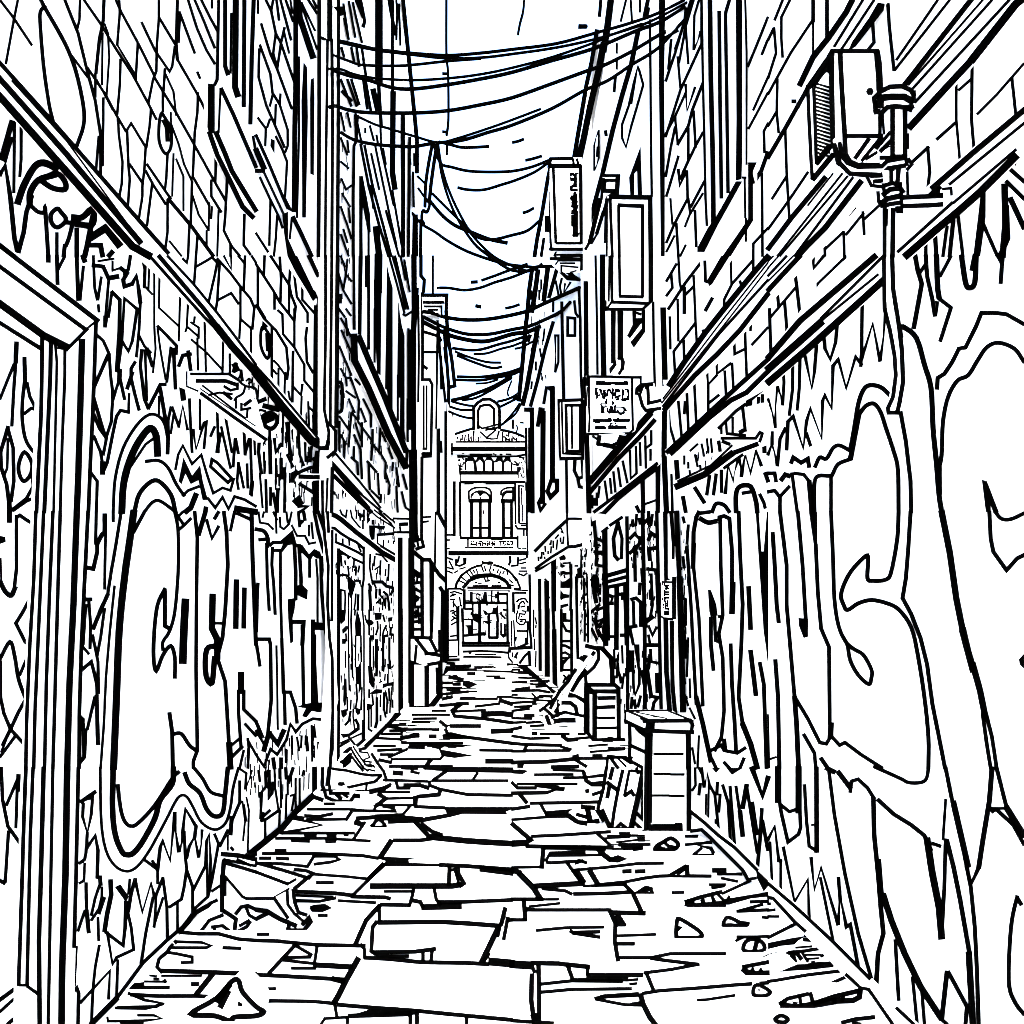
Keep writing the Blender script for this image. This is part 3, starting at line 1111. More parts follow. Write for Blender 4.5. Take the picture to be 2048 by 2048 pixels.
# ================================================================== far building closing the alley
fb = thing('gate_building', 'ornate facade closing the alley, with arched gate, arched windows and a bell arch', 'building', (0, 16.2, 0))
fw = Part('wall', fb, STONE)
fw.slab(FAR, '860,1324 860,870 905,870 945,857 1002,857 1050,872 1085,872 1085,1324', 3.0)
Fa, Fb, Fc = Z(880, 780, 200), Z(880, 960, 200), Z(880, 1150, 200)
fw.ink(FAR, Fa, '''
38 120,500 140,800 120,1100
36 230,470 230,1340
44 250,865 380,820 540,770 640,740
44 1180,770 1300,790 1480,840 1640,910
42 250,1010 1640,1010
22 340,910 340,950; 430,870 430,960; 490,870 470,980; 550,850 550,1000; 600,900 610,990; 650,800 650,990; 740,910 740,1000; 400,940 390,980
30 1210,820 1210,1000; 1330,830 1325,900; 1290,870 1280,880; 1270,940 1270,990; 1340,940 1345,990; 1390,940 1390,990; 1480,930 1480,990
24 1400,900 1450,960; 1240,900 1310,960
36 660,740 1150,740
30 560,640..
''' .replace('30 560,640..', '') + '''
36 1660,880 1665,1932
22 1720,760 1740,1400
22 1480,680 1500,740 1480,800
40 1410,580 1410,740
18 1700,480 1700,640
30 1550,630 1720,640
f 1610,740 1700,710 1720,750 1640,770
''')
ni = Part('bell_arch', fb, STONE)
NI = FAR.off(.06)
ni.slab(NI, '945,857 945,815 955,803 965,797 985,797 996,806 1002,818 1002,857 973,878', .5)
ni.ink(NI, Fa, '''
54 650,760 650,340 720,250 830,180 960,175 1060,230 1130,300 1150,400 1150,740
46 740,740 735,400 780,310 860,290 960,290 1040,360 1045,650
34 740,690 820,745
30 820,740 1130,660
24 880,780 1060,720
28 780,810 900,920 1080,770
24 900,930 1000,950 1100,940 1140,800
''')
co = Part('cornice', fb, STONE)
CO = FAR.off(.12)
co.slab(CO, '900,886 1054,886 1054,906 900,906', .12)
co.ink(CO, Fa, '''
80 230,1140 1670,1140
34 230,1035 230,1240; 1660,1030 1660,1240
''')
fr = Part('frieze', fb, STONE)
FR = FAR.off(.03)
fr.slab(FR, '903,910 1052,910 1052,964 903,964', .03)
fr.ink(FR, Fa, '''
20 430,1225 460,1225; 580,1245 870,1245; 890,1245 1000,1245; 1030,1230 1080,1250; 1160,1245 1200,1245; 1280,1240 1370,1245
30 270,1270 540,1280 1300,1285 1480,1280 1640,1250
f 540,1290 630,1290 690,1370 720,1310 820,1300 860,1370 900,1310 980,1300 1050,1380 1110,1300 1200,1300 1220,1370 1270,1300 1350,1300 1380,1400 1340,1390 1300,1360 1250,1400 1200,1390 1150,1370 1070,1400 1030,1390 980,1360 910,1350 860,1390 820,1400 770,1340 720,1390 690,1400 640,1370 540,1370 510,1400
56 670,1380 690,1550
44 850,1390 850,1560; 1025,1380 1025,1560; 1215,1380 1215,1560
28 1380,1400 1382,1560; 490,1390 490,1540; 505,1320 490,1400
66 390,1600 1490,1600
38 380,1480 385,1932
f 1490,1490 1560,1490 1540,1580 1490,1590
20 1380,1420 1500,1460 1540,1400; 1600,1500 1610,1600; 1560,1610 1590,1690; 1530,1300 1620,1310 1615,1340; 1510,1600 1510,1700; 1570,1400 1580,1405
30 1440,1380 1520,1450
24 270,1300 480,1290; 250,1330 380,1360; 200,1400 300,1410; 160,1450 280,1430 430,1480; 250,1490 310,1500; 330,1510 430,1530; 230,1560 380,1600; 240,1620 340,1620; 250,1690 310,1690; 270,1740 330,1730
22 430,1300 460,1350; 460,1400 440,1450; 400,1420 400,1480; 200,1470 230,1520
40 400,1775 1640,1775
24 480,1805 640,1805; 890,1805 1460,1805
40 240,1650 240,1760 390,1760
''')
pl = Part('pilaster', fb, STONE)
PL_ = FAR.off(.07)
pl.slab(PL_, '893,800 904,830 920,964 920,1090 905,1102 893,1102', .07)
pl.ink(PL_, Fb, '''
54 275,40 275,1100
40 380,40 395,1100
30 140,1060 270,1060; 140,1160 240,1160
40 255,1100 260,1230 220,1310
24 140,1325 370,1325
32 390,1150 385,1310
''')
for k, (P, txt) in enumerate((
    ('936,974 960,974 984,980 984,1072 938,1072', '''
34 560,350 555,220 620,170 700,145 880,145 960,180 990,240 990,420
f 590,330 600,270 680,220 740,200 830,200 900,230 960,280 980,380 980,430 940,430 940,320 880,260 830,260 790,310 760,300 720,240 670,250 620,320 600,380
70 570,400 990,400
62 610,420 610,1080; 960,420 955,1080
54 780,420 780,1080
36 620,925 950,925
20 840,590 840,650
20 785,330 785,380
'''), ('1000,974 1027,974 1027,1072 1002,1072', '''
30 1175,290 1180,220 1240,170 1300,150 1420,145
34 1410,150 1410,400
f 1190,330 1210,240 1280,200 1390,200 1390,250 1280,260 1230,320 1220,400 1190,400
70 1190,405 1400,405
62 1220,420 1225,1080
54 1380,420 1385,1080
36 1240,925 1390,925
24 1240,970 1250,1060; 1370,960 1360,1050
'''))):
    wn = Part('window', fb, STONE)
    WP = FAR.off(.04)
    wn.slab(WP, P, .04)
    wn.ink(WP, Fb, txt)
ip = Part('inscription_panel', fb, STONE)
IP = FAR.off(.10)
ip.slab(IP, '900,1073 1053,1073 1053,1110 900,1110', .10)
ip.ink(IP, Fb, '''
50 400,1120 1500,1120
34 1000,1145 1200,1145
36 1500,1080 1500,1300
26 540,1160 540,1290
74 190,1410 1690,1410
20 480,1305 540,1305; 560,1305 1000,1305; 1040,1305 1310,1305; 1330,1305 1410,1305
20 600,1190 615,1190; 640,1190 655,1190; 610,1220 600,1245 700,1245 705,1190 705,1270; 760,1190 800,1190; 740,1225 780,1225 785,1270; 800,1190 825,1210 825,1270; 830,1225 880,1230 880,1250; 910,1190 920,1190; 915,1220 915,1270; 950,1180 955,1250; 915,1235 950,1235
20 1010,1190 1015,1210; 990,1225 1060,1225; 1050,1190 1055,1190; 1000,1260 1020,1260; 1020,1240 1060,1260; 1145,1190 1200,1190; 1165,1190 1160,1270; 1220,1190 1270,1190; 1225,1190 1230,1230; 1240,1260 1270,1250
30 1300,1235 1340,1250
20 1300,1190 1330,1190; 1360,1190 1400,1190 1400,1240 1380,1250
18 1510,1320 1560,1325; 1590,1320 1660,1320
''')
fw.ink(FAR, Fb, '''
36 1455,90 1460,840
40 1520,110 1530,830
24 1530,110 1620,120; 1540,840 1660,840; 1570,880 1660,880
18 1575,160 1580,480; 1595,480 1595,800
36 1460,880 1500,940 1660,945
30 1620,980 1620,1150 1680,1260
36 1675,0 1680,1500
26 110,0 115,1800
24 140,1500 240,1540; 180,1570 250,1700; 140,1690 260,1720; 150,1760 240,1800
34 310,1540 310,1640 380,1660 490,1610 490,1520
26 370,1480 340,1600
48 475,1520 475,1600
40 1350,1480 1360,1570 1330,1640
34 1380,1660 1500,1650 1510,1500
26 1540,1550 1660,1520; 1540,1620 1660,1590; 1570,1700 1660,1700; 1530,1760 1680,1760
30 1520,1810 1620,1850 1680,1800
22 280,1790 350,1750; 380,1720 490,1690
''')
ar = Part('archway', fb, STONE)
AP = FAR.off(.09)
ar.slab(AP, '895,1178 910,1160 935,1137 965,1124 986,1124 1012,1136 1034,1160 1041,1178 1060,1180 1060,1300 1012,1300 930,1320 893,1318', .09)
ar.ink(AP, Fb, '''
40 360,1932 400,1860 480,1790 600,1710 720,1660 800,1650
40 1040,1640 1180,1680 1320,1750 1400,1830 1470,1932
60 600,1900 700,1850 850,1835 1000,1830 1150,1880 1250,1930
f 810,1560 870,1590 960,1570 1030,1580 1020,1620 940,1640 870,1620 800,1640
24 800,1650 840,1770; 860,1670 880,1760; 990,1640 960,1740 980,1840
22 520,1790 600,1880; 580,1750 640,1840; 700,1720 730,1800; 640,1740 680,1800; 1030,1720 1035,1750; 1130,1730 1100,1800; 1170,1770 1150,1830; 1240,1760 1210,1820; 1290,1740 1310,1830
''')
ar.ink(AP, Fc, '''
44 300,260 320,160 380,60 420,0
36 1400,0 1480,80 1530,200 1550,260
60 450,240 500,190 560,110 700,50 850,20 1000,10 1150,50 1280,130 1340,220
24 860,60 880,120 960,110; 920,60 930,100
32 160,265 390,265 450,300
24 1430,260 1530,265; 1430,285 1690,300
36 1410,345 1660,345
20 640,205 920,205; 1000,205 1180,205; 680,145 710,145; 740,165 800,165; 1120,145 1160,145
44 540,245 1370,250
30 540,310 1340,310
22 400,30 500,110; 350,100 480,160; 1340,90 1400,150; 1360,190 1420,210
''')
gt = Part('gate', fb, PAINT)
GP = FAR.off(.10)
gt.slab(GP, '925,1182 1016,1182 1017,1292 925,1292', .01)
gt.ink(GP, Fc, '''
50 470,290 470,640
50 430,660 440,900
34 445,900 450,1300
52 605,340 605,540
50 470,535 1290,540
36 630,540 630,760; 480,660 620,655
f 850,330 900,330 920,520 930,590 890,590 880,550 760,550 750,490 820,470
30 1000,320 995,540; 720,360 780,390; 700,440 750,480
44 1120,330 1130,540; 1080,380 1090,440
44 1120,365 1290,365
34 1300,360 1300,1300
46 1415,350 1420,700
f 1020,640 1090,630 1120,560 1140,900 1100,900 1080,760 930,760 870,780 830,680 880,690 930,740 1010,720
32 640,690 600,760; 620,760 740,770 780,830
f 600,760 700,740 760,800 800,820 800,870 720,920 640,870 620,800
24 480,860 620,860
36 620,880 620,1140
f 480,970 630,970 620,1150 540,1140 530,1000
60 765,550 770,1300
f 830,880 930,890 1010,910 940,950 880,930
40 950,760 945,1200
50 1110,900 1110,1200
34 1180,930 1185,1150 1230,1200
40 1250,960 1250,1180
46 480,1170 700,1150 880,1130
f 700,1130 850,1100 900,1150 860,1170 700,1170
50 950,1210 1110,1210
44 430,1310 1340,1310
40 430,1365 1340,1365
34 750,1180 750,1310; 1160,740 1260,840; 1220,670 1290,680
''')
gt.ink(FAR.off(.11), Fc, '''
34 330,640 340,1230
20 1310,370 1320,1300; 1380,890 1385,1370
''')
ar.ink(AP, Fc, '''
60 140,280 140,1640
30 360,600 360,1550
24 250,530 340,640; 380,430 400,600; 430,580 430,650; 200,470 290,470; 260,500 260,620; 200,340 280,320 440,370; 230,370 310,375; 200,410 270,390
24 200,700 270,680; 230,740 310,700; 240,800 310,840; 220,880 290,830; 220,960 330,900; 200,1185 310,1170; 270,740 300,790
26 180,1260 350,1255; 180,1575 330,1575
44 160,1640 430,1630
24 1440,560 1440,740; 1425,880 1450,1420
30s 1480,520 1540,470 1640,460 1690,530
26s 1520,660 1540,560 1600,510 1640,560
24 1510,580 1510,660; 1500,690 1500,740; 1480,740 1480,900 1510,930; 1540,740 1520,840; 1560,620 1640,600; 1580,690 1650,700 1650,740; 1560,750 1640,760; 1540,860 1650,860 1650,920; 1550,900 1590,895; 1570,800 1575,805
26s 1510,930 1560,960 1620,950 1650,900
30 1690,600 1690,700; 1690,900 1690,980
34 1490,1080 1660,1085
44 1730,0 1740,560 1735,1000 1760,1300 1765,1420
30 1690,1000 1690,1300; 1470,1200 1460,1270; 1650,1220 1650,1320
40 1440,1420 1500,1400 1600,1360 1700,1320
''')
st = Part('steps', fb, STONE)
SP = facing(15.5)
st.box(-.80, .62, 15.5, 16.1, 0, .18)
st.ink(SP, Fc, '''
40 450,1480 800,1470 1100,1480 1290,1500
22 560,1515 600,1515; 680,1535 1080,1535
36 460,1580 800,1580 1180,1590
''')
# sack of rubble leaning beside the gate
rp = single('debris_pile', 'slanted broken panel with rubble leaning beside the far gate on the right', 'debris')
RP = facing(14.9)
rp.slab(RP, '1015,1300 1030,1298 1058,1300 1062,1335 1020,1338 1022,1315', .4)
rp.ink(RP, Fc, '''
60 1340,1480 1350,1420 1560,1410 1740,1400
40 1500,1500 1450,1580 1480,1600
30 1320,1500 1330,1600 1400,1690
46 1540,1700 1640,1560 1720,1490
56 1720,1480 1740,1760
48 1500,1760 1700,1760
28 1300,1720 1500,1730
40 1300,1780 1400,1850 1780,1850
24 1400,1500 1400,1580; 1600,1800 1660,1800
''')

fr.dashes(FR, 905, 916, 922, 955, 14, 4, .6)
fr.dashes(FR, 1034, 916, 1050, 955, 12, 4, .6)
fw.dashes(FAR, 908, 870, 1048, 882, 16, 6, .6)
gt.dashes(GP, 928, 1185, 1012, 1272, 26, 9, 1)
gt.dashes(GP, 928, 1185, 1006, 1272, 16, 8, 1, True)
# ================================================================== near right building
nr = thing('brick_building', 'near right building with two sloping ledges and huge dripping graffiti shapes below', 'building', (1.6, 3, 0), 'buildings lining the alley')
wr = Part('wall', nr)
wr.box(1.6, 6, -2, 5.30, 0, 7.6)
wr.ink(R1, T(2, 0), '''
f 1097,0 1155,0 1145,600 1150,1200 1150,1932 1125,1932 1115,1000 1108,500
18 1160,610 1230,400 1310,130 1350,0; 1200,300 1180,520
20 1130,300 1250,230
16 1310,60 1300,170 1230,370; 1370,0 1310,200 1330,480; 1410,0 1375,120 1370,380 1420,240
18 1430,0 1430,330 1270,680 1160,1030; 1380,660 1320,840 1310,640
16 1250,430 1270,660; 1310,200 1260,470; 1310,700 1230,880 1150,1030; 1230,880 1250,1080
20 1450,600 1360,830 1330,950 1250,1090
18 1370,840 1385,1110; 1440,1000 1380,1110 1290,1300; 1330,970 1330,1210 1270,1350; 1230,960 1200,1100 1160,1330; 1255,1180 1165,1480
22 1255,1280 1265,1400 1310,1300
18 1320,1290 1325,1500 1220,1700 1165,1830; 1450,1370 1350,1560; 1330,1500 1345,1610; 1380,1590 1390,1860
14 1440,1460 1340,1620 1305,1710; 1195,1500 1210,1690; 1225,1780 1165,1900; 1310,1850 1270,1932
18 1240,1690 1255,1932
18 1930,130 1850,330 1780,500; 1925,310 1885,410; 1932,930 1900,990 1905,1150; 1885,1310 1890,1932; 1932,1720 1820,1840 1820,1932
16 1932,580 1820,830; 1930,700 1785,970
28 1930,1150 1880,1290 1830,1370
''')
wr.ink(R1, T(3, 0), '''
18 110,0 50,150; 165,0 100,130 100,290 110,430; 45,210 60,400 0,590; 330,160 170,400 0,710
20 0,300 40,220
26 340,0 340,160
14 340,160 340,400
28 445,0 445,270
18 70,600 65,850 80,1000; 60,850 0,950; 130,990 140,1300 160,1640; 140,1330 30,1500; 300,1300 165,1500 0,1730
24 905,30 915,200 950,530
18 1280,0 970,450; 1370,0 955,530
18 1420,600 1420,900 1450,1240; 1530,600 1440,680; 1930,480 1720,720 1580,860
22 1540,480 1535,900 1555,1140; 1840,590 1870,870; 1410,930 1275,1050
22 1210,1110 1090,1220; 1205,1110 1220,1300 1200,1460
18 1050,1300 1055,1480; 570,1750 575,1932; 570,1750 430,1880; 420,1740 430,1932; 720,1610 590,1770; 715,1600 725,1770; 730,1650 840,1550; 650,1480 655,1570 610,1620; 325,1850 330,1932
30 280,700 140,950 0,1190
20 480,390 300,650 230,800
28 185,765 205,765
30 1400,1640 1370,1932
24 1350,1710 1320,1932; 1430,1600 1470,1932; 1190,1850 1190,1932
f 1610,1440 1640,1440 1640,1640 1600,1932 1550,1932
26 1620,1680 1730,1932
48 1785,1400 1790,1700 1770,1932
36 1800,1560 1810,1800 1750,1932
30 1800,1370 1932,1500; 1830,1280 1932,1370; 1260,1780 1270,1932
40 1830,1500 1932,1720
24 1860,1240 1900,1100 1932,1090
26 1890,1150 1932,1120
''')
wr.ink(R1, T(2, 1), '''
18 1240,60 1200,130 1165,190; 1200,130 1210,240 1165,300
16 1255,0 1265,200 1275,240; 1370,150 1385,500 1395,670; 1250,330 1255,640; 1190,460 1195,700
20 1440,30 1310,200 1180,400
24 1300,240 1300,430
18 1370,230 1310,290; 1380,510 1280,640 1220,720 1230,880; 1295,640 1300,820
24 1510,320 1460,410
18 1820,30 1660,210 1600,330 1600,400; 1720,190 1730,220; 1820,0 1820,100; 1440,560 1450,600
14 1650,0 1655,210
18 1675,620 1680,740 1760,700; 1755,510 1770,900; 1800,480 1800,560; 1930,540 1810,670; 1545,780 1545,890 1650,810; 1470,860 1480,970 1545,900; 1660,810 1670,1000; 1605,870 1615,1050; 1480,970 1480,1190; 1485,1110 1560,1050; 1375,950 1390,1260; 1320,1040 1330,1310; 1305,1100 1300,1190; 1255,1100 1280,1370; 1180,1170 1190,1280 1225,1400
40 1140,400 1155,970
45 1930,960 1790,1080 1780,1300
22 1790,1100 1840,1290; 1860,1070 1850,1290; 1890,1050 1890,1250
26 1880,1580 1840,1470 1800,1640 1760,1500 1730,1670 1710,1520 1670,1700 1630,1580 1610,1790
24 1580,1620 1580,1780; 1540,1650 1520,1800; 1490,1660 1470,1800
34s 1690,1932 1690,1800 1720,1740 1800,1740 1840,1850 1850,1932
24 1740,1790 1800,1780
28s 1510,1932 1540,1870 1600,1880 1640,1932
34 1240,1550 1250,1680
28 1290,1820 1310,1932; 1380,1750 1450,1860
14 1300,1510 1300,1570; 1345,1470 1400,1420; 1330,1560 1330,1600; 1380,1500 1400,1590; 1430,1420 1450,1510; 1470,1380 1480,1480; 1340,1620 1345,1680; 1420,1580 1425,1640; 1500,1380 1510,1480
30 1900,1300 1905,1480; 1910,1640 1932,1700
24 1870,1800 1900,1860 1910,1900
20 1200,1650 1210,1932
''')
wr.ink(R1, T(3, 1), '''
24 195,70 215,220 245,480; 340,0 345,90 420,0
20 580,0 590,180
18 570,20 375,210 380,370; 215,230 20,460
22 65,230 80,380; 125,350 145,600; 10,400 22,740
24 710,350 705,720 700,830
24 520,530 510,650 470,780 430,700 420,600; 365,680 350,870 330,1000 280,760
22 240,780 235,1000 220,1160; 185,820 185,1000 160,1200
20 115,900 120,950 110,1130 70,980 55,1300 0,1080
26 705,820 660,760 590,1000 530,780 490,830 480,1150 430,1050 410,1100 405,1380 320,1150 290,1250 265,1450 190,1210 150,1250 140,1460
24 290,1340 320,1430; 130,1300 90,1380 70,1590 30,1420 0,1500; 30,1330 30,1420; 700,800 790,510 845,800 885,400
32s 920,1050 850,990 770,975 720,1010 680,1120 650,1300 620,1470
30s 690,1190 740,1130 800,1115 850,1180 890,1300 950,1480 980,1620 985,1932
f 670,1180 705,1190 640,1540 600,1530 620,1460
28s 630,1530 530,1570 490,1640 470,1660 380,1660 350,1720 350,1932
24 200,1640 270,1650 310,1700
36 310,1700 330,1932
28s 620,1470 540,1430 490,1450 440,1530 390,1520 355,1590
30 310,1590 300,1530 250,1560 190,1520 175,1560
24 180,1640 220,1932
30 1000,1180 1040,1400 1075,1700 1080,1932
38s 1000,540 1030,540 1120,620 1180,820 1230,1000 1245,1300 1270,1560 1290,1800 1310,1932
22 1010,610 1000,560
30 1932,515 1800,440 1720,430 1610,430 1570,530 1490,690 1440,700 1390,800 1330,890 1280,920 1275,1000
30s 1932,800 1860,700 1740,655 1650,690 1580,790 1510,900 1430,940 1360,1060 1320,1250 1310,1500 1285,1620
f 1270,1560 1310,1560 1312,1800 1292,1800
34 1110,0 1130,110 1160,210 1100,540
30 1190,0 1200,150 1240,330 1260,460 1275,350
24 1150,120 1190,60; 1380,0 1300,150
40 1270,0 1280,250 1290,310
28 1290,320 1380,390 1300,640
40s 1460,0 1490,200 1520,240 1560,200 1570,0
46 1565,0 1545,100
f 1720,0 1785,0 1770,210 1740,210 1750,60
26 475,1660 475,1932
26 0,1640 50,1640 60,1700; 0,1780 50,1770 90,1820 90,1932
34 100,1690 130,1650 160,1660
24 95,1810 160,1740
f 1615,1690 1650,1700 1740,1932 1700,1932 1680,1880 1680,1932 1645,1932
''')
wr.ink(R1, T(3, 2), '''
28 90,0 140,400 140,700 170,1050 200,1400
36 200,1400 215,1600 230,1932
28 225,0 260,400 285,820
f 230,800 300,810 300,940 270,950 235,860
f 310,0 370,0 370,250 350,280
28 360,250 375,600 400,880 460,1020 465,1600
28s 475,0 490,350 500,650 530,850 580,970 640,1030 720,1080 780,1190 780,1250 760,1300 680,1230 620,1120 600,1010 570,950
30s 985,0 975,200 930,450 890,510 790,520 750,500 755,370 740,330 640,430 580,530 550,630 570,700 600,740 680,690 780,665 900,690 990,740 1080,870 1130,1080 1180,1400 1210,1700 1210,1932
30 1075,0 1060,250 1040,500 1015,650 1080,770 1150,950 1200,1150 1240,1450 1290,1700 1335,1932
48 1310,0 1370,300 1420,650 1470,900
36 1460,900 1540,1200
28 1480,880 1520,1050 1555,1170
48 1545,1150 1600,1350 1640,1550
28 1620,1530 1650,1750 1680,1932; 1640,1500 1690,1700 1725,1932
30 1670,0 1680,200 1700,300 1800,440 1880,350 1932,325
28s 1715,0 1760,50 1830,55 1932,10
f 1932,1070 1895,1110 1900,1150 1932,1185
30 35,160 50,400 65,700 80,830; 55,1120 75,1400 85,1932
26 210,1410 300,1560 390,1740 440,1750 475,1690 540,1760 580,1740 700,1830 860,1932; 270,1680 350,1820 360,1932
30 400,1860 450,1932
10 0,1530 10,1932
14 0,1870 60,1850
42 475,1600 470,1700
''')
wr.ink(R1, T(3, 3), '''
48 75,0 75,250
26 85,250 100,340 150,560 230,500 245,450 240,330
46 230,0 230,330
24 100,280 160,330 220,310; 275,130 290,400 310,590 370,630
34 365,0 367,630
14 330,430 350,430
26 460,30 500,350 580,800 680,1250 780,1590
36 440,0 500,30; 530,30 620,150
26 620,180 630,100 680,85 750,150 800,230
34 795,230 800,500 830,800 850,1050 870,1250 830,1400 815,1650
26 815,1650 970,1810 1100,1932
46 830,700 850,950
30 830,240 950,350 1080,430 1180,510 1230,620
52 1200,540 1240,800 1290,1050 1310,1280
28 1340,540 1330,900 1310,1280
34 1350,550 1400,750 1450,1000 1520,1400
26 1240,570 1300,590
20 1340,240 1320,540
46 870,960 930,1150 1030,1400 1150,1650 1300,1880
26 960,1300 985,1750
24 1090,1580 1125,1932; 1160,1680 1180,1932
30 1340,0 1400,300 1480,650 1530,900 1560,1200 1575,1500 1590,1932
42 1400,260 1510,740
34 1500,750 1530,880 1590,750
38 1690,0 1670,250 1620,550 1590,750
30 1725,0 1800,300
46 1800,300 1932,510
18 1680,305 1780,305
28 1690,330 1720,310 1850,430 1932,580
30s 1880,970 1840,1150 1820,1400 1820,1650 1870,1780 1932,1860
30 1880,980 1910,1030
48 1515,1400 1545,1932
36 1350,1540 1310,1900
30 1360,1540 1500,1800 1490,1932
26 1310,1900 1350,1932
24 0,540 50,440 80,700 100,700; 115,600 200,1010 300,840 310,1130
18 15,560 30,860; 95,700 95,930
26 325,680 350,920 400,750 530,1190 530,820 590,1200 620,1180 680,1500
20 395,830 490,1300
''')
wr.ink(R1, T(2, 2), '''
24 1320,260 1350,700 1370,1100 1390,1450; 1375,240 1370,420 1410,800 1440,1460
34 1390,1400 1440,1600 1500,1880
30 1390,40 1370,150 1365,420; 1390,40 1410,0
34s 1420,50 1480,80 1540,70
26 1410,10 1490,0
28 1565,60 1565,40 1600,30 1640,50 1660,300 1660,560
42 1665,540 1660,760
26 1570,50 1575,400 1590,780 1560,920 1590,1100 1600,1500 1580,1700 1530,1800
f 1480,590 1500,590 1540,700 1550,780 1500,790 1490,750
28 1500,800 1500,1000 1520,1190
22 1530,790 1535,970 1560,980; 1560,790 1580,790
28 1710,0 1720,300 1740,700 1730,1000 1710,1400 1740,1600
40 1740,1600 1800,1750 1850,1932
34 1785,570 1800,880; 1800,1050 1840,1380
28 1650,1000 1660,1300 1680,1600 1690,1800; 1870,1140 1900,1300 1920,1932
f 1840,0 1860,0 1880,300 1900,300 1925,0 1932,0 1932,1150 1900,900 1860,300
24 1500,1800 1580,1760 1600,1800 1700,1820 1760,1780; 1480,1810 1540,1932; 1600,1890 1640,1932; 1750,1860 1720,1932
30 1600,1720 1610,1800
20 1290,40 1300,80; 1290,340 1300,420; 1290,650 1310,660 1310,850 1290,860; 1300,900 1315,1100; 1300,950 1320,1000
14 1330,950 1320,1240; 1340,1260 1345,1400; 1300,1370 1330,1460; 1340,1480 1380,1560; 1410,1690 1400,1932; 1360,1780 1380,1900
20 1330,100 1320,240
''')
wr.ink(R1, T(2, 3), '''
16 1380,0 1385,130 1360,170; 1410,0 1440,60
22 1410,200 1420,120
20 1430,0 1450,150 1470,30 1490,130 1530,200 1560,480
12 1465,200 1460,400; 1485,100 1480,400; 1535,390 1535,420
22 1550,110 1545,200; 1590,130 1630,260 1650,590; 1645,140 1680,600
20 1570,200 1560,330
22 1690,140 1720,350
34 1720,330 1740,510; 1770,130 1740,300
22 1770,130 1800,330 1850,640; 1815,260 1850,500
26 1885,310 1870,550 1850,760; 1890,400 1930,620
40 1810,0 1890,210 1932,70
f 1510,0 1570,0 1540,35
f 1620,0 1740,0 1660,50
''')
# --- upper window of the near right building
wi = Part('window', nr)
WR = R1.off(.02)
wi.slab(WR, '1402,-70 1480,-70 1490,0 1494,330 1478,365 1414,455', .02)
wi.ink(WR, T(2, 0), '''
16 1430,0 1440,600 1450,1000 1460,1500 1470,1700
34 1493,0 1500,600 1515,1200 1520,1690
26 1563,90 1570,800 1580,1490
24 1640,0 1610,100 1620,700 1630,1450
f 1690,0 1735,0 1735,1200 1730,1350 1690,1360 1695,900
14 1760,0 1770,400 1770,1240
''')
ws = Part('sill', wi)
WS = R1.off(.07)
ws.slab(WS, '1484,356 1506,330 1508,440 1450,530 1420,570 1409,565 1396,508 1410,490 1440,440', .05)
ws.ink(WS, T(2, 0), '''
f 1690,1370 1735,1370 1550,1700 1450,1900 1400,1900 1400,1870 1480,1720 1540,1640
f 1800,1630 1820,1660 1650,1932 1590,1932
34 1800,1260 1800,1640
14 1755,1350 1760,1640; 1740,1340 1765,1340; 1765,1650 1765,1820
28 1790,1240 1825,1240 1800,1300 1820,1380
''')
ws.ink(WS, T(2, 1), 'f 1580,0 1640,0 1510,210 1490,225 1470,190; 20 1455,40 1460,190 1490,200')
# --- upper ledge
la = Part('upper_ledge', nr)
LA = R1.off(.07)
la.slab(LA, '2130,-190 2048,-90 1940,0 1801,172 1650,345 1536,516 1445,630 1326,795 1322,822 1420,735 1536,600 1640,490 1770,320 1900,165 2048,0 2130,-90', .07)
la.ink(LA, T(3, 0), '''
38 1600,-80 1530,0 1030,640
14 1620,0 1060,640
18 1690,0 1090,670
20 1820,0 1110,770
60 1932,-20 1870,30 1540,450
52 1540,450 1400,600 1070,960
36 430,1340 180,1640 0,1880
10 490,1310 300,1550
14 560,1310 70,1932; 600,1330 90,1932
18 640,1340 200,1932
42 700,1370 430,1720 300,1850 225,1932
''')
la.ink(LA, T(2, 1), '''
40 1932,0 1820,130 1600,400 1450,590 1300,800 1185,975
9 1932,50 1600,470 1140,1075
9 1932,95 1600,520 1130,1110
18 1932,180 1560,590 1140,1135
36 1932,285 1720,560 1550,740 1380,900 1150,1160
''')
la.ink(LA, T(3, 1), '36 240,0 100,150 0,260; 10 0,90 80,0; 0,40 40,0; 18 140,0 0,150; 10 190,0 0,190')
# band crossing behind the lamp
lu = Part('upper_moulding', nr)
LU = R1.off(.04)
lu.slab(LU, '1780,-120 1703,0 1600,160 1596,176 1640,120 1690,95 1772,0 1850,-100', .04)
lu.ink(LU, T(3, 0), '''
42 650,-30 590,90 460,280 340,430 240,640
18 715,0 500,350; 800,0 555,370
f 830,20 880,30 870,80 660,350 600,390 640,310 760,140
24 790,180 800,320 760,370
''')
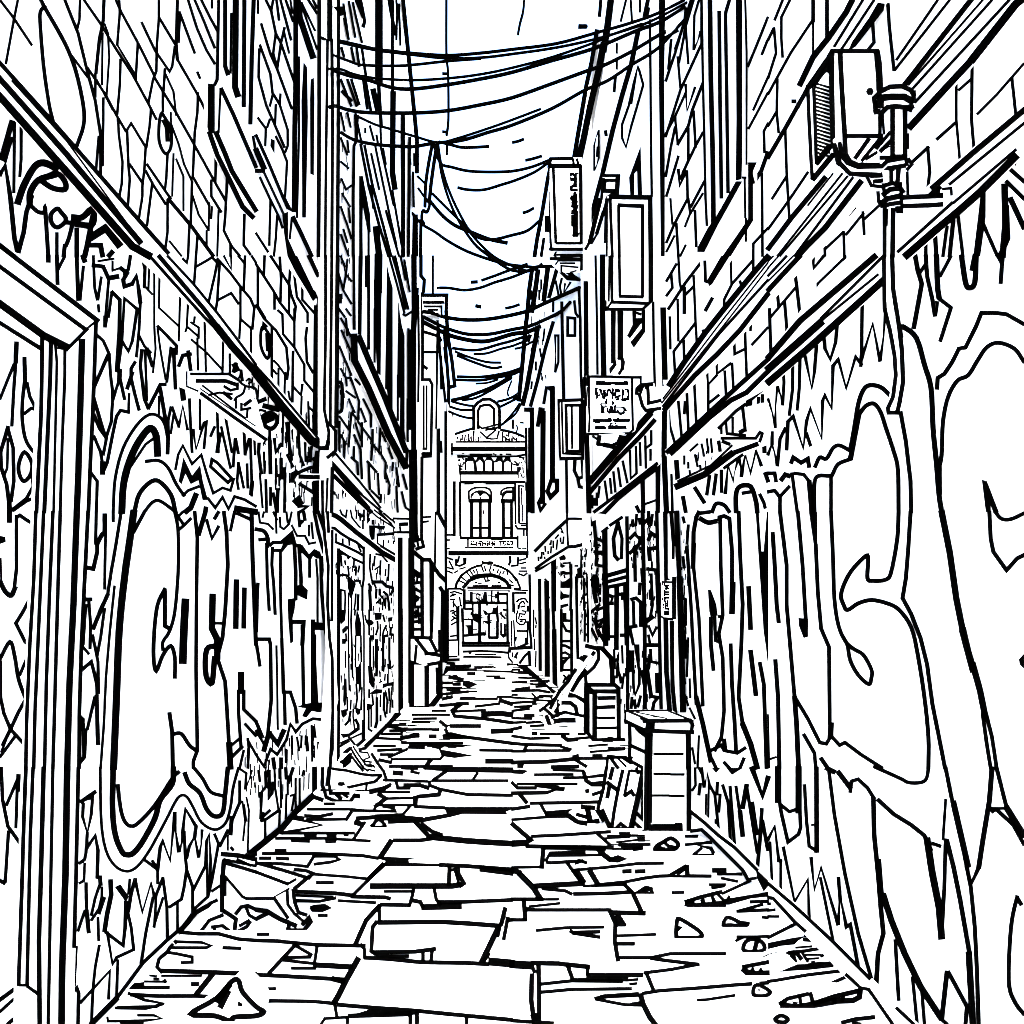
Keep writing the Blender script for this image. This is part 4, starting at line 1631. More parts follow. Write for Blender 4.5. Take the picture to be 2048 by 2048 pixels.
# --- lower ledge
lb2 = Part('lower_ledge', nr)
LB = R1.off(.07)
lb2.slab(LB, '2150,130 2048,216 1940,300 1766,448 1640,567 1536,712 1420,822 1330,900 1332,912 1420,838 1536,770 1620,690 1770,560 1812,512 2000,340 2048,290 2150,200', .07)
lb2.ink(LB, T(3, 0), '''
42 2000,770 1932,830 1550,1150 1240,1420
20 2000,870 1932,930 1370,1390; 1870,1130 1400,1530
56 1870,1180 1740,1310 1600,1450 1430,1600 1250,1750 1040,1932
22 1390,1530 980,1900
18 1280,1470 1290,1430 1380,1420 1385,1470
''')
lb2.ink(LB, T(3, 1), '''
45 810,0 590,190 380,370 240,490 0,770
20 870,0 400,470
56 400,500 0,855
16 830,140 400,490
52 870,185 700,340 500,520 300,700 0,955
''')
lb2.ink(LB, T(2, 1), '''
34 1932,780 1720,970 1500,1170 1300,1360 1170,1480
36 1932,870 1770,1030 1650,1090 1490,1220 1200,1490
''')
# --- pilaster and door jamb at the far end
rp1 = Part('pilaster', nr)
RP1 = R1.off(.03)
rp1.slab(RP1, '1318,910 1329,910 1333,800 1326,760 1335,760 1340,1100 1352,1420 1318,1420 1316,1000', .03)
rp1.ink(RP1, T(2, 1), '38 1150,1160 1147,1500 1165,1932; 20 1110,1510 1105,1932; 14 1105,1510 1150,1510; 22 1095,1600 1095,1932')
rp1.ink(RP1, T(2, 2), '24 1092,0 1108,700 1118,1200 1125,1480; f 1140,0 1172,0 1175,500 1205,520 1200,540 1150,540; 26 1200,0 1220,250; 34 1242,0 1262,500; 44 1265,500 1275,900 1290,1500; 34 1160,820 1165,1200 1190,1520; 30 1205,830 1212,1300 1232,1530; 18 1215,250 1215,350')
# ================================================================== second right building
r2 = thing('shop_building', 'second right building whose lettered shop fascia slopes away behind the hanging board sign', 'building', (1.57, 7, 0), 'buildings lining the alley')
v2 = Part('wall', r2)
v2.slab(R2, '1331,1558 1331,-90 1205,-60 1199,0 1174,165 1172,1408', 4.0, axis=Vector((4, .1, 0)).normalized())
v2.ink(R2, T(2, 0), '''
28 1025,0 1000,120
34 950,240 900,480 830,720 760,980 690,1280
30 690,1280 600,1620 540,1830
16c 950,500 920,620 880,800 830,940 830,1040 860,1110 900,950 990,640 960,530
14 935,560 900,780
14 860,0 820,160; 895,0 905,160; 965,0 965,90; 790,330 790,400; 790,460 790,520
20 780,580 770,690
16 1040,150 1045,600 1050,1200 1055,1480
14 1035,60 1020,130
f 970,1105 885,1340 895,1475 920,1475 920,1310 945,1285 950,1475 980,1475
22 705,990 710,1020
22 670,0 660,120
48 745,0 720,200 690,380
''')
v2.ink(R2, T(2, 1), '''
14 630,0 640,450 645,890
38 682,0 682,400 692,890
14 730,70 730,340
16 1065,350 1070,700 1080,1070
30 985,1690 990,1932
''')
fs = Part('fascia', r2)
FR2 = R2.off(.08)
fs.slab(FR2, '1313,815 1306,826 1270,860 1180,955 1177,1010 1180,1030 1215,1018 1316,928 1318,918', .08)
fs.ink(FR2, T(2, 1), '''
38 1060,1160 930,1310 760,1490 590,1690
12 1060,1195 600,1715; 1030,1190 880,1360
32 1075,1240 960,1370 800,1530 590,1780
16 1005,1360 1010,1600; 1050,1320 1050,1420 1010,1450; 1045,1460 1045,1540; 965,1410 970,1580; 935,1440 940,1640; 890,1470 895,1680 940,1640; 835,1550 870,1710; 800,1600 820,1740; 765,1630 780,1780; 740,1680 750,1790; 700,1700 720,1840; 660,1740 650,1820; 640,1790 640,1880; 605,1810 605,1900; 625,1830 620,1880
22 1095,1565 860,1750 620,1932
30 1095,1600 960,1700 800,1830 700,1932
24 580,1680 580,1790
''')
sd2 = Part('shopfront', r2)
SD = R2.off(.02)
sd2.slab(SD, '1316,935 1215,1022 1176,1045 1174,1404 1316,1540', .02)
sd2.ink(SD, T(2, 1), '28 600,1920 700,1932; 30 985,1690 990,1932; 14 1010,1870 1095,1840; 24 940,1890 960,1932')
sd2.ink(SD, T(2, 2), '''
28 567,0 572,1000
38 700,150 707,1000
20 680,150 720,120; 740,100 830,40
26 800,80 765,200 775,330 800,360
22 800,80 830,200 825,350
24 867,40 872,500 872,1500
30 720,480 860,440
24 710,530 860,490; 710,570 860,540
34 715,590 722,960; 790,560 787,1030
24 850,540 862,1000
18 720,940 770,940
24 930,160 890,200; 970,190 960,240 890,310; 925,270 930,520
20 920,160 970,210
28 985,0 1000,800 1003,1480
22 915,680 920,860; 890,880 915,1000
24 900,660 935,650 970,680 970,860; 890,870 940,860; 965,540 960,620
f 920,1000 960,1000 965,1190 950,1200
20 910,1050 915,1300 930,1380 960,1300 960,1180; 980,1200 1000,1330; 885,1050 890,1200; 905,1400 900,1480; 970,1390 950,1470; 925,1420 930,1480
24 1030,0 1030,60; 1020,430 1100,440; 1090,1220 1095,1360; 1060,1500 1070,1440 1100,1400
28 1030,210 1050,160 1080,180
28 1030,280 1090,270; 1020,1005 1100,1005; 1020,1190 1050,1390
20 1050,470 1060,700 1040,810; 1090,460 1100,760; 1030,860 1060,930 1090,870; 1045,1040 1050,1130 1100,1140
34 1020,820 1060,790
24 1040,1390 1100,1400; 1040,1080 1030,1180
18 1040,590 1045,660; 1060,20 1050,100; 940,20 935,100; 910,60 915,110; 960,50 965,90; 1030,930 1040,990
30 1035,300 1040,360
24 575,100 620,80 630,200 640,310 635,390
20 640,200 680,220; 620,300 680,310; 630,400 690,410
30 625,480 620,600 635,680
20 590,510 610,560; 645,500 650,600; 660,700 580,770; 640,740 690,720; 600,880 640,960; 625,800 640,830; 690,820 640,870 620,820; 650,890 690,970
26 575,30 600,100
14 590,160 590,200; 590,400 600,430; 665,580 665,620; 760,640 745,690; 830,610 830,660
24 730,630 760,640; 740,690 760,690; 800,620 840,625; 820,930 850,930
14 770,1040 775,1180; 800,1080 790,1250; 830,1010 835,1140; 845,1220 830,1330; 810,1220 820,1290
20 780,1120 800,1110; 800,1200 830,1280
24 1000,80 1040,40; 980,430 985,520
''')
# ================================================================== third right building
r3 = thing('town_house', 'third right building with long black shutter bars and a striped lower shopfront beside the gate', 'building', (1.3, 11, 0), 'buildings lining the alley')
v3 = Part('wall', r3)
v3.slab(R3, '1174,1414 1066,1337 1062,1000 1048,860 1041,800 1058,590 1066,512 1095,400 1146,315 1174,170', 3.2, axis=Vector((4, -.3, 0)).normalized())
v3.ink(R3, T(2, 0), '''
30 640,230 600,470 560,650 500,1000 460,1240
46 690,330 650,550 590,800 540,1050 495,1250
12c 655,980 620,1100 620,1290 655,1190
12 645,1110 640,1180
28 300,1210 270,1350 225,1620 190,1800 170,1932
14 285,1450 290,1830
36 265,1640 265,1740
20 240,1800 220,1932
''')
v3.ink(R3, T(2, 1), '''
30 150,110 130,250 115,430 100,560 75,850 50,1090
34 195,110 170,300 150,420
34 270,80 240,330
26 340,90 280,310
34 190,560 150,780 110,1000 80,1120
24 310,500 250,700 190,950 140,1130
26 135,600 120,640
12 245,550 235,640; 210,700 220,760; 180,800 180,860; 150,950 145,1000; 220,180 220,250; 205,260 205,330
14c 325,600 350,600 350,800 325,880
18 505,240 515,480 520,900 530,1070
20 375,350 380,600
22 380,600 390,1080
18c 420,465 475,470 475,600 420,600
16 470,340 480,430 500,460
24 360,80 370,120 420,170 500,175
20 375,70 490,90
14 375,170 360,230 375,300; 330,190 350,290; 310,350 310,420; 400,210 390,280 440,200
20 440,130 480,110
34 558,200 562,900 565,1350 580,1932
36 305,1000 305,1700
f 260,985 320,980 320,1100 300,1160 295,1020 275,1010
20 260,990 240,1110
26 215,1150 195,1280
36 235,1180 230,1860
f 200,1150 245,1150 240,1300 215,1200
30 270,1780 290,1820 340,1770 340,1690
26 300,1680 270,1770
24 200,1860 215,1920 250,1870
18 245,1770 200,1860
18 410,1540 415,1932
30 100,1160 150,1160 155,1932
14 105,1300 110,1600 130,1932; 130,1300 130,1932
''')
aw = Part('fascia', r3)
A1, A2 = (1.23, 9.2), (1.05, 14.0)
aw.prism([(1.23, 9.2, 2.53), (1.55, 9.2, 2.53), (1.55, 9.2, 2.95), (1.23, 9.2, 2.95)], [(1.05, 14, 2.42), (1.3, 14, 2.42), (1.3, 14, 2.79), (1.05, 14, 2.79)])
AW = Plane((1.23, 9.2, 0), Vector((-4.8, -.18, 0)))
AWF = facing(9.2)
ZR1, ZR2 = Z(1060, 1020, 200), Z(1060, 1220, 200)
aw.ink(AW, ZR1, '''
56 100,790 400,480 715,195
46 110,1130 400,920 735,715
24 600,360 640,440 600,420; 650,520 640,640 600,640; 530,580 510,760; 590,540 590,610; 410,590 400,660 380,660; 410,710 400,830; 450,600 450,730; 290,700 300,800; 225,820 225,930; 160,910 165,980; 260,820 265,860; 350,800 350,840; 280,910 285,940; 200,910 205,940
24 490,550 550,480
''')
aw.ink(AWF, ZR1, '''
34 715,0 715,200 735,660
40 740,170 1060,170
60 740,710 860,705 1020,665
''')
ss = Part('shopfront', r3)
SS = R3.off(.02)
ss.slab(SS, '1174,1200 1120,1105 1070,1140 1068,1337 1174,1414', .02)
ss.ink(SS, ZR1, '''
40 110,1180 250,1100 500,930
54 185,1350 187,1932
86 320,1400 325,1932
88 455,970 460,1932
30 340,1650 370,1700; 290,1340 330,1380
f 560,880 650,870 690,930 670,960 580,970
f 960,740 1000,780 1000,1250 1040,1290 1000,1310 890,1310 890,1240 920,1230 910,1140 970,1110 980,800
24 640,1030 770,1020 770,1110; 790,1050 800,1110
46 785,1130 795,1400 782,1932
f 590,1010 630,1060 690,1080 620,1115 585,1090
f 590,1190 650,1180 700,1200 790,1200 770,1240 690,1250 640,1230 590,1290
f 590,1500 590,1360 620,1390 680,1380 770,1310 770,1490 750,1510
f 590,1550 640,1620 750,1640 750,1690 640,1710 600,1740 585,1700
f 590,1932 590,1840 730,1810 740,1850 620,1890
24 660,1260 670,1310; 870,1080 920,1080
50 895,1300 905,1932
36 1045,1330 1045,1932
22 1050,900 1070,850; 1050,1010 1055,1100; 1080,900 1100,760; 1030,1240 1100,1220
30 1100,1240 1120,1932
20 1070,1400 1100,1500; 1070,1650 1110,1600; 1070,1780 1100,1800
20 1165,580 1165,620; 1160,470 1150,490; 1180,1080 1190,1130; 1165,1340 1210,1430
30 1265,330 1265,510 1290,680 1260,720
24 1290,560 1370,550; 1300,670 1360,690; 1240,800 1390,800; 1250,850 1390,850; 1290,880 1270,980 1310,1050 1400,1080
30 1300,1120 1290,1220 1270,1280
22 1240,1300 1250,1440 1230,1560 1250,1780; 1300,1380 1310,1540; 1360,1430 1360,1480; 1360,1690 1360,1770
40 1230,1560 1240,1700
''')
ss.ink(SS, ZR2, '''
18 65,0 65,520; 85,560 85,770; 115,800 105,1100; 105,150 125,270; 115,300 110,340
56 190,0 197,1160
94 330,0 332,1260
86 465,400 483,1500
56 445,0 465,400
46 603,0 603,1180
50 800,0 805,1240
f 640,60 700,60 700,180 790,190 790,230 640,230
44 620,250 700,400 790,420
46 600,600 780,600; 610,680 680,690 780,740
40 610,840 680,820 760,870; 610,930 740,930 760,900
f 600,980 680,960 760,930 650,1060 640,1150 600,1150
38 640,1160 780,1160
50 905,0 910,400 925,930
40 1060,0 1055,600; 1120,0 1125,620
24 1060,260 1100,280; 1070,450 1110,500
22 1210,160 1210,200; 1190,350 1240,420 1290,560; 1265,300 1280,400 1330,520
34 1270,50 1265,200 1300,280; 1370,320 1340,340
40 1280,230 1400,180
30 650,1260 690,1300 640,1400
46 760,1260 700,1340
22 1215,270 1215,310
''')
# ================================================================== signs over the alley
def hang(name, label, d, poly, thick):
    t = thing(name, label, 'sign', facing(d).hit(*poly[0]), 'signs over the alley')
    return t, facing(d)
t, P = hang('hanging_sign', 'tall white sign with a narrow column of vertical lettering, hung high on the right', 9.15, [(1165, 320)], .1)
p = Part('panel', t, PAINT)
p.slab(P, '1100,315 1164,315 1164,497 1110,503 1104,480 1100,400', .12)
p.ink(P, T(2, 0), '''
22 290,1198 455,1195
34 290,1252 515,1252
24 290,1200 280,1260
20 312,1270 320,1500 330,1830
24 517,1255 522,1830
18 335,1835 520,1835
24 290,1880 540,1880
14 285,1700 295,1870
16 460,1200 470,1260; 490,1200 500,1240
''')
p.ink(P, T(2, 1), '22 290,20 540,25; 20 370,0 540,-5; 26 530,0 530,100')
tx = Part('lettering', t, INK)
ZV = Z(1080, 310, 100)
tx.ink(P, ZV, '''
f 1160,695 1310,695 1310,735 1420,735 1430,1230 1280,1230 1240,1300 1460,1310 1460,1390 1200,1390 1160,1350 1160,1200 1280,1150 1310,1000 1200,1000 1160,960 1160,850 1240,890 1310,890 1310,810 1240,770 1200,830 1160,800
40 1350,715 1470,715
f 1320,1430 1390,1430 1430,1540 1430,1690 1430,1850 1310,1850 1200,1740 1160,1690 1160,1630 1280,1600 1320,1620 1280,1500
''', mi=0, off=.004)
tx.ink(P, T(2, 0), '''
30 450,1490 485,1490; 460,1520 485,1530; 455,1550 490,1560; 470,1575 485,1580; 455,1600 490,1605
26 460,1630 460,1700; 485,1620 485,1700; 470,1650 470,1660
24 460,1690 490,1700
40 478,1700 478,1775
30 465,1765 495,1770
''', mi=0, off=.004)
bk = Part('bracket', t, PAINT)
bk.slab(facing(9.3), '1100,500 1166,500 1166,545 1120,545 1104,530', .1)
bk.ink(facing(9.3), Z(1020, 480, 160), '''
40 950,220 1780,220
30 1110,360 1740,350
46 1200,490 1690,490
30 1210,560 1560,560
50 1740,360 1720,740
26 1230,620 1640,660
36 1240,620 1240,770 1370,870 1640,920
24 1450,780 1600,740
30 1130,250 1070,370 1180,480
24 1180,480 1100,590
''')
t, P = hang('lightbox_sign', 'large blank framed lightbox high on the right, beside the corner of the block wall', 5.55, [(1300, 615)], .2)
p = Part('box', t, PAINT)
p.slab(P, '1215,392 1302,392 1304,603 1292,618 1212,618 1212,600', .18)
p.ink(P, T(2, 0), '34 740,1485 1045,1490; 22 740,1490 748,1700 757,1932; 14 718,1500 715,1932; 34 1042,1495 1047,1932')
p.ink(P, T(2, 1), '22 755,0 755,340; 14 735,0 730,340; 34 1047,0 1047,340; 22 750,347 1030,358; 14 720,392 750,350; 22 705,402 985,402; 20 985,402 1050,340; 18 705,402 705,340')
q = Part('panel', t, PAINT); PI = P.off(.02)
q.slab(PI, '1236,408 1288,408 1288,594 1239,594', .02)
q.ink(PI, T(2, 0), '28 805,1548 990,1555; 22 805,1555 810,1932; 26 985,1560 985,1932')
q.ink(PI, T(2, 1), '20 810,0 815,300; 22 815,303 985,308; 24 985,0 985,305')
q = Part('bracket', t, PAINT); PB2 = facing(5.6)
q.slab(PB2, '1226,618 1252,618 1250,740 1240,752 1224,748 1226,700', .05)
q.ink(PB2, T(2, 1), '34 765,410 765,800; f 735,850 785,790 790,820 740,890; 20 806,410 806,770; 22 828,420 828,770; 28 828,770 838,800 832,850; 20 832,850 808,890; 14 800,770 810,780')
q = Part('bracket', t, PAINT)
q.slab(PB2, '1264,618 1292,618 1292,663 1268,698 1254,672', .05)
q.ink(PB2, T(2, 1), 'f 910,410 935,410 935,470 975,470 980,500 890,620 870,600 910,520; f 985,400 1005,410 1005,570 920,690 895,650 985,540; 22 990,410 990,540; 16 940,430 970,440')
t, P = hang('sign_frame', 'small empty metal frame of a sign bracketed high beside the blank lightbox', 6.8, [(1236, 380)], .1)
p = Part('frame', t, PAINT)
p.slab(P, '1206,350 1239,350 1236,394 1208,400 1180,500 1172,520 1168,490 1200,400', .08)
p.ink(P, T(2, 0), '''
20 690,1325 810,1325
34 800,1330 790,1460
24 700,1360 790,1360
18 705,1370 700,1415; 770,1455 730,1480
32 700,1438 770,1442
20 690,1350 675,1500 600,1800 555,1880; 660,1500 580,1830
14 720,1480 650,1750 600,1840; 710,1500 700,1830
26 690,1600 640,1760
''')
t, P = hang('lightbox_sign', 'narrow double-framed lightbox low on the right, just left of the lettered board', 9.05, [(1165, 920)], .1)
p = Part('box', t, PAINT)
p.slab(P, '1117,800 1165,798 1165,916 1120,917', .12)
p.ink(P, T(2, 1), '22 350,1092 530,1085; 16 352,1090 362,1500 367,1530; 24 365,1530 540,1525; 14 375,1100 385,1490 520,1498; 24 530,1090 537,1520')
q = Part('panel', t, PAINT)
q.slab(P.off(.02), '1131,809 1161,809 1161,904 1133,904', .02)
q.ink(P.off(.02), T(2, 1), '22c 407,1125 515,1125 515,1473 415,1473; 16 450,1130 455,1450')
q = Part('bracket', t, PAINT)
q.slab(facing(9.15), '1150,918 1166,918 1172,955 1176,975 1160,972 1150,950', .05)
q.ink(facing(9.15), T(2, 1), '24 475,1540 470,1620 500,1680 550,1660; 500,1690 510,1740 575,1755; 22 530,1540 535,1660; 30 560,1350 575,1700')
t, P = hang('board_sign', 'white board sign with large black brush lettering between ruled bars, hung on the right', 6.1, [(1280, 870)], .1)
p = Part('board', t, PAINT)
ZB = Z(1160, 740, 140)
p.slab(P, '1172,752 1278,752 1282,820 1270,862 1262,866 1173,869', .09)
p.ink(P, ZB, '''
60 200,180 900,185; 900,195 1690,205
54 1440,240 1440,800 1460,1640
50 1690,180 1680,350
70 210,200 200,420
54 250,240 250,1000 265,1300 245,1700
30 150,980 165,1740
24 195,470 185,1000; 95,200 90,780
66 160,1770 900,1770
50 900,1775 1360,1740 1480,1640
''')
tx = Part('lettering', t, INK)
tx.ink(P, ZB, '''
f 445,305 690,305 690,330 1215,330 1215,305 1295,305 1325,335 1325,410 970,410 960,390 860,390 850,410 445,410
f 415,497 495,497 470,540 470,600 495,620 495,690 550,665 550,715 495,720 495,770 445,800 445,690 415,680
f 525,525 580,525 605,560 605,630 640,650 640,720 665,700 635,590 635,555 715,555 690,600 720,620 745,660 745,560 775,525 825,525 855,560 855,605 885,605 885,497 935,530 935,580 910,600 935,635 970,600 970,525 1070,525 1105,560 1105,605 995,610 995,715 910,720 910,800 885,790 885,690 855,650 830,630 825,580 775,590 775,710 690,745 690,800 640,800 610,770 610,690 580,680
40 970,760 1110,705; 1000,815 1070,810; 1040,740 1060,800
f 1160,525 1215,560 1215,690 1190,700 1190,800 1215,775 1300,770 1300,720 1325,710 1325,640 1300,600 1300,550 1240,550 1240,525 1325,525 1352,560 1352,825 1270,830 1270,855 1160,855 1135,815 1160,800
f 720,800 745,800 745,935 715,940 715,990 745,1010 690,1020 660,1060 660,1160 690,1185 580,1185 580,970 555,950 580,915 690,910 690,860 720,850
f 885,855 940,890 935,940 885,965
f 745,1050 770,1050 775,1130 800,1130 800,1080 830,1060 830,995 885,995 910,1030 910,1100 940,1100 940,1000 970,970 995,970 995,1020 1215,1020 1240,1050 1270,1080 1295,1130 1215,1135 1240,1165 1215,1210 1160,1215 1150,1240 1105,1240 1050,1190 910,1185 830,1185 800,1210 770,1160 745,1155
''', mi=0, off=.004)
tx.ink(P, ZB, '''
f 360,1355 770,1355 775,1325 855,1325 880,1390 855,1430 550,1435 550,1460 415,1460 415,1435 360,1435
f 910,1355 1020,1350 1020,1325 1075,1325 1080,1355 1380,1355 1380,1405 1350,1430 970,1435 910,1405
f 415,1545 660,1545 715,1575 715,1625 415,1625
f 775,1625 775,1545 830,1520 830,1465 910,1465 860,1500 860,1545 890,1520 940,1545 1000,1520 1080,1545 1130,1545 1270,1545 1270,1600 1295,1625
26 970,1475 992,1475
''', mi=0, off=.004)
# light hole cut in the word: a white chip of the board showing through
hc = tx
p.ink(P.off(.005), ZB, 'f 1000,1050 1130,1050 1185,1080 1185,1120 1150,1155 1110,1155 1050,1080 1020,1080 1000,1125; f 610,940 690,940 690,990 640,990', mi=0)
q = Part('bracket', t, PAINT); Q2 = facing(5.35)
q.slab(Q2, '1276,775 1308,766 1320,805 1322,818 1294,822 1282,800', .06)
q.ink(Q2, T(2, 1), '''
26 940,1040 945,1000 975,975 1060,965
24 960,1040 985,1130 1010,1165 1120,1150
f 940,1000 1000,980 975,1045
24 1025,985 1030,1110 1120,1090
16 1010,985 1010,1000; 1045,970 1060,975
''')
q = Part('finial', t, PAINT); Q2 = facing(6.05)
q.slab(Q2, '1198,869 1250,866 1228,892 1206,893 1194,888', .05)
q.ink(Q2, T(2, 1), '30 650,1420 660,1360; 24 650,1420 700,1425; 34 700,1425 770,1440; f 770,1440 870,1360 810,1350 790,1400 730,1430; 14 610,1360 640,1380')
# small vertical sign on the pilaster
t, P = hang('plaque_sign', 'little upright plaque with rotated block letters on the pilaster above the big cabinet', 4.9, [(1340, 1235)], .1)
p = Part('panel', t, PAINT)
ZP = Z(1200, 1120, 200)
p.slab(P, '1321,1164 1352,1158 1353,1236 1330,1237 1321,1231', .05)
p.ink(P, ZP, '74 1430,350 1430,1120; 30 1200,425 1390,425; 44 1240,1130 1400,1140; 30 1170,1080 1240,1130; 24 1165,440 1170,1090')
tx = Part('lettering', t, INK)
tx.ink(P, ZP, '''
22 1245,450 1250,490 1330,490
24 1270,510 1310,550; 1260,550 1330,550; 1280,570 1300,510
30 1245,585 1245,690; 1245,620 1330,620
24 1250,665 1330,665
30 1240,730 1330,730; 1250,730 1250,800
20 1265,800 1265,940; 1305,780 1305,900; 1265,840 1305,840; 1265,880 1305,885
30 1265,940 1320,940 1325,960
34 1240,1000 1330,1000; 1240,1045 1330,1045
40 1290,1000 1290,1045
18 1205,735 1205,770; 1225,850 1225,880; 1225,910 1225,925; 1205,440 1205,480
''', mi=0, off=.004)
# ================================================================== flood light on its pipe mast
fl = thing('flood_lamp', 'boxy flood lamp with hatched side grille strapped to the right wall pipe mast', 'lamp', (1.45, 2.3, 3.3))
DF = 2.05
FP = facing(DF)
h = Part('housing', fl, PAINT)
h.slab(FP, '1664,101 1758,101 1764,180 1762,270 1757,290 1757,345 1720,348 1690,330 1672,280 1664,160', .10)
h.ink(FP, T(3, 0), '''
30 480,385 830,385
30 830,390 845,480 855,680
20 810,400 825,560 830,690
36 545,400 560,700 580,1020
36 580,1020 585,1160 620,1220 700,1255 860,1255
34 485,400 485,700 490,1050
f 740,690 755,665 785,665 798,690 785,715 755,715
30 590,1025 860,1025
24 845,850 845,1010
18 865,870 875,1010
34 490,1060 530,1230 620,1310 730,1320 860,1320
''')
h.ink(FP, T(3, 0), '30 760,1050 660,1190; 24 850,1040 710,1210; 920,1000 820,1120; 30 930,1060 850,1140; 20 740,1200 820,1150; 860,1130 910,1100; 30 850,1190 930,1190; 16 700,1235 840,1235')
g = Part('grille', fl, PAINT)
GPl = facing(DF+.04)
g.slab(GPl, '1612,182 1664,103 1668,285 1640,352 1625,362', .06)
g.ink(GPl, T(3, 0), '''
30 480,390 350,620 310,660
26 300,650 310,900 325,1200 335,1350
24 345,640 355,900 365,1230
30 370,1235 480,1100
40 340,1350 490,1170
f 350,640 480,420 478,560 440,540 400,590 360,650
24 470,480 485,1090
f 370,1190 440,1100 480,1085 380,1240
24 300,660 230,800
''')
for k in range(19):
    y0 = 560+k*29
    g.ink(GPl, T(3, 0), '14 %d,%d %d,%d' % (362+k*.6, y0+70, 465, y0+100), off=.005)
ar_ = Part('strap', fl, PAINT)
ar_.slab(FP.off(.02), '1666,280 1680,268 1690,320 1715,335 1762,335 1785,322 1812,318 1812,338 1786,345 1768,352 1708,352 1680,340', .04)
ar_.ink(FP.off(.02), T(3, 0), '30 540,1080 560,1180 600,1230 680,1260 860,1255 900,1215 1040,1190; 34 500,1090 540,1230 620,1310 860,1320 910,1270 1030,1250; 24 1040,1195 1050,1245')
pm = thing('mast_pipe', 'thin pipe mast with banded collars carrying the flood lamp and curving down the dripping wall', 'pipe', (1.5, 2.2, 1.6), 'pipes on the walls')
MP = facing(2.0)
c = Part('pipe', pm, PAINT)
def pxpath(pl, pts, tile=SRC): return [pl.hit(tile[0]+a*tile[2], tile[1]+b*tile[2]) for a, b in pts]
MB_ = facing(2.03)
c.slab(MB_, '1790,218 1806,218 1806,318 1790,318', .04)
c.ink(MB_, T(3, 0), '34 940,820 940,1190; 34 1035,820 1035,1185; 30 950,1180 1030,1180; 24 950,810 1030,810; 14 1058,1010 1058,1120')
c.slab(MB_, '1769,410 1784,410 1782,512 1786,580 1799,640 1806,700 1803,770 1796,825 1776,826 1774,812 1786,765 1792,700 1785,650 1773,600 1770,512', .04)
c.ink(MB_, T(3, 0), '30 880,1570 880,1932; 34 945,1580 940,1932; 16 900,1580 895,1700')
c.ink(MB_, T(3, 1), '30 875,0 880,400 920,560 955,750 965,900 945,1060 905,1150 910,1182 985,1182; 32 937,0 945,250 985,500 1010,700 1020,950 990,1120 975,1180; 20 880,420 900,460')
for kk, (poly, txt) in enumerate((
    ('1748,200 1752,184 1775,170 1804,168 1824,178 1830,190 1826,216 1812,222 1800,210 1772,214 1758,228 1750,225', '34 810,820 800,740 850,690 920,655 1010,650 1080,680 1100,720; 50 850,800 850,740 920,730 1030,730 1080,760; 36 860,850 900,810 960,800 1040,810 1080,830; 30 1100,690 1100,770; 40 1040,820 1090,800; 20 810,770 820,810; f 790,830 850,820 840,860 800,865'),
    ('1765,340 1800,345 1808,370 1806,390 1800,412 1770,412 1760,395 1768,372', '30 880,1400 940,1380 1000,1400; 34 870,1470 920,1430 1000,1420 1020,1450; 40 860,1530 900,1500 990,1480; 30 870,1560 920,1540 990,1530; 24 830,1450 835,1520 860,1560; 24 870,1390 880,1470; 24 1000,1380 1010,1540'),
)):
    cl = Part('collar', pm, PAINT); MC = MB_.off(.03)
    cl.slab(MC, poly, .08); cl.ink(MC, T(3, 0), txt)
am = Part('arm', pm, PAINT)
am.slab(MB_.off(.01), '1800,394 1862,392 1876,378 1890,378 1904,400 1892,408 1804,412', .05)
am.ink(MB_.off(.01), T(3, 0), '34 1000,1490 1240,1480 1350,1475; 20 1010,1500 1010,1540; 34 1010,1555 1200,1550 1340,1540; 20 1350,1480 1350,1530; 40 1230,1470 1290,1410; 24 1285,1475 1290,1420; 30 1310,1470 1370,1460; f 960,1560 1020,1550 1020,1610 970,1610')
am.ink(MB_.off(.01), T(3, 0), '30 780,1330 900,1320 940,1280; 24 750,1340 780,1400 860,1410; 30 800,1370 880,1360; 24 1060,1200 1085,1240 1050,1280')
am.ink(MB_.off(.05), T(3, 0), '30 930,1280 930,1360; 34 985,1280 978,1370')
wr.ink(R1, T(3, 0), '34 1140,1590 980,1700; 20 1170,1610 1030,1750; 24 1070,1560 1070,1630; 960,1680 1060,1640; 20 950,1780 1000,1700; 960,1820 990,1800')
# ================================================================== right awning arm
br = single('wall_bracket', 'flat wedge-shaped awning arm jutting from the right wall above the fringe of drips', 'wall bracket', 'awning arms on the walls', PAINT)
BP = R1.off(.09)
br.slab(BP, '1490,815 1524,806 1528,864 1526,888 1500,898 1460,920 1360,975 1353,960 1420,930 1440,870', .088)
br.ink(BP, T(2, 1), '''
22 1760,1120 1690,1170 1560,1300
22 1740,1140 1760,1320
20 1620,1340 1760,1355
20 1580,1375 1840,1375 1870,1330 1890,1340 1870,1400
14 1250,1700 1500,1580 1660,1430
48 1240,1740 1450,1650 1660,1490
34 1660,1490 1850,1420
20 1600,1600 1740,1500
24 1560,1400 1570,1470; 1590,1400 1640,1420
16 1580,1290 1580,1340; 1615,1250 1620,1330; 1665,1220 1665,1330
30 1720,1330 1760,1310
''')

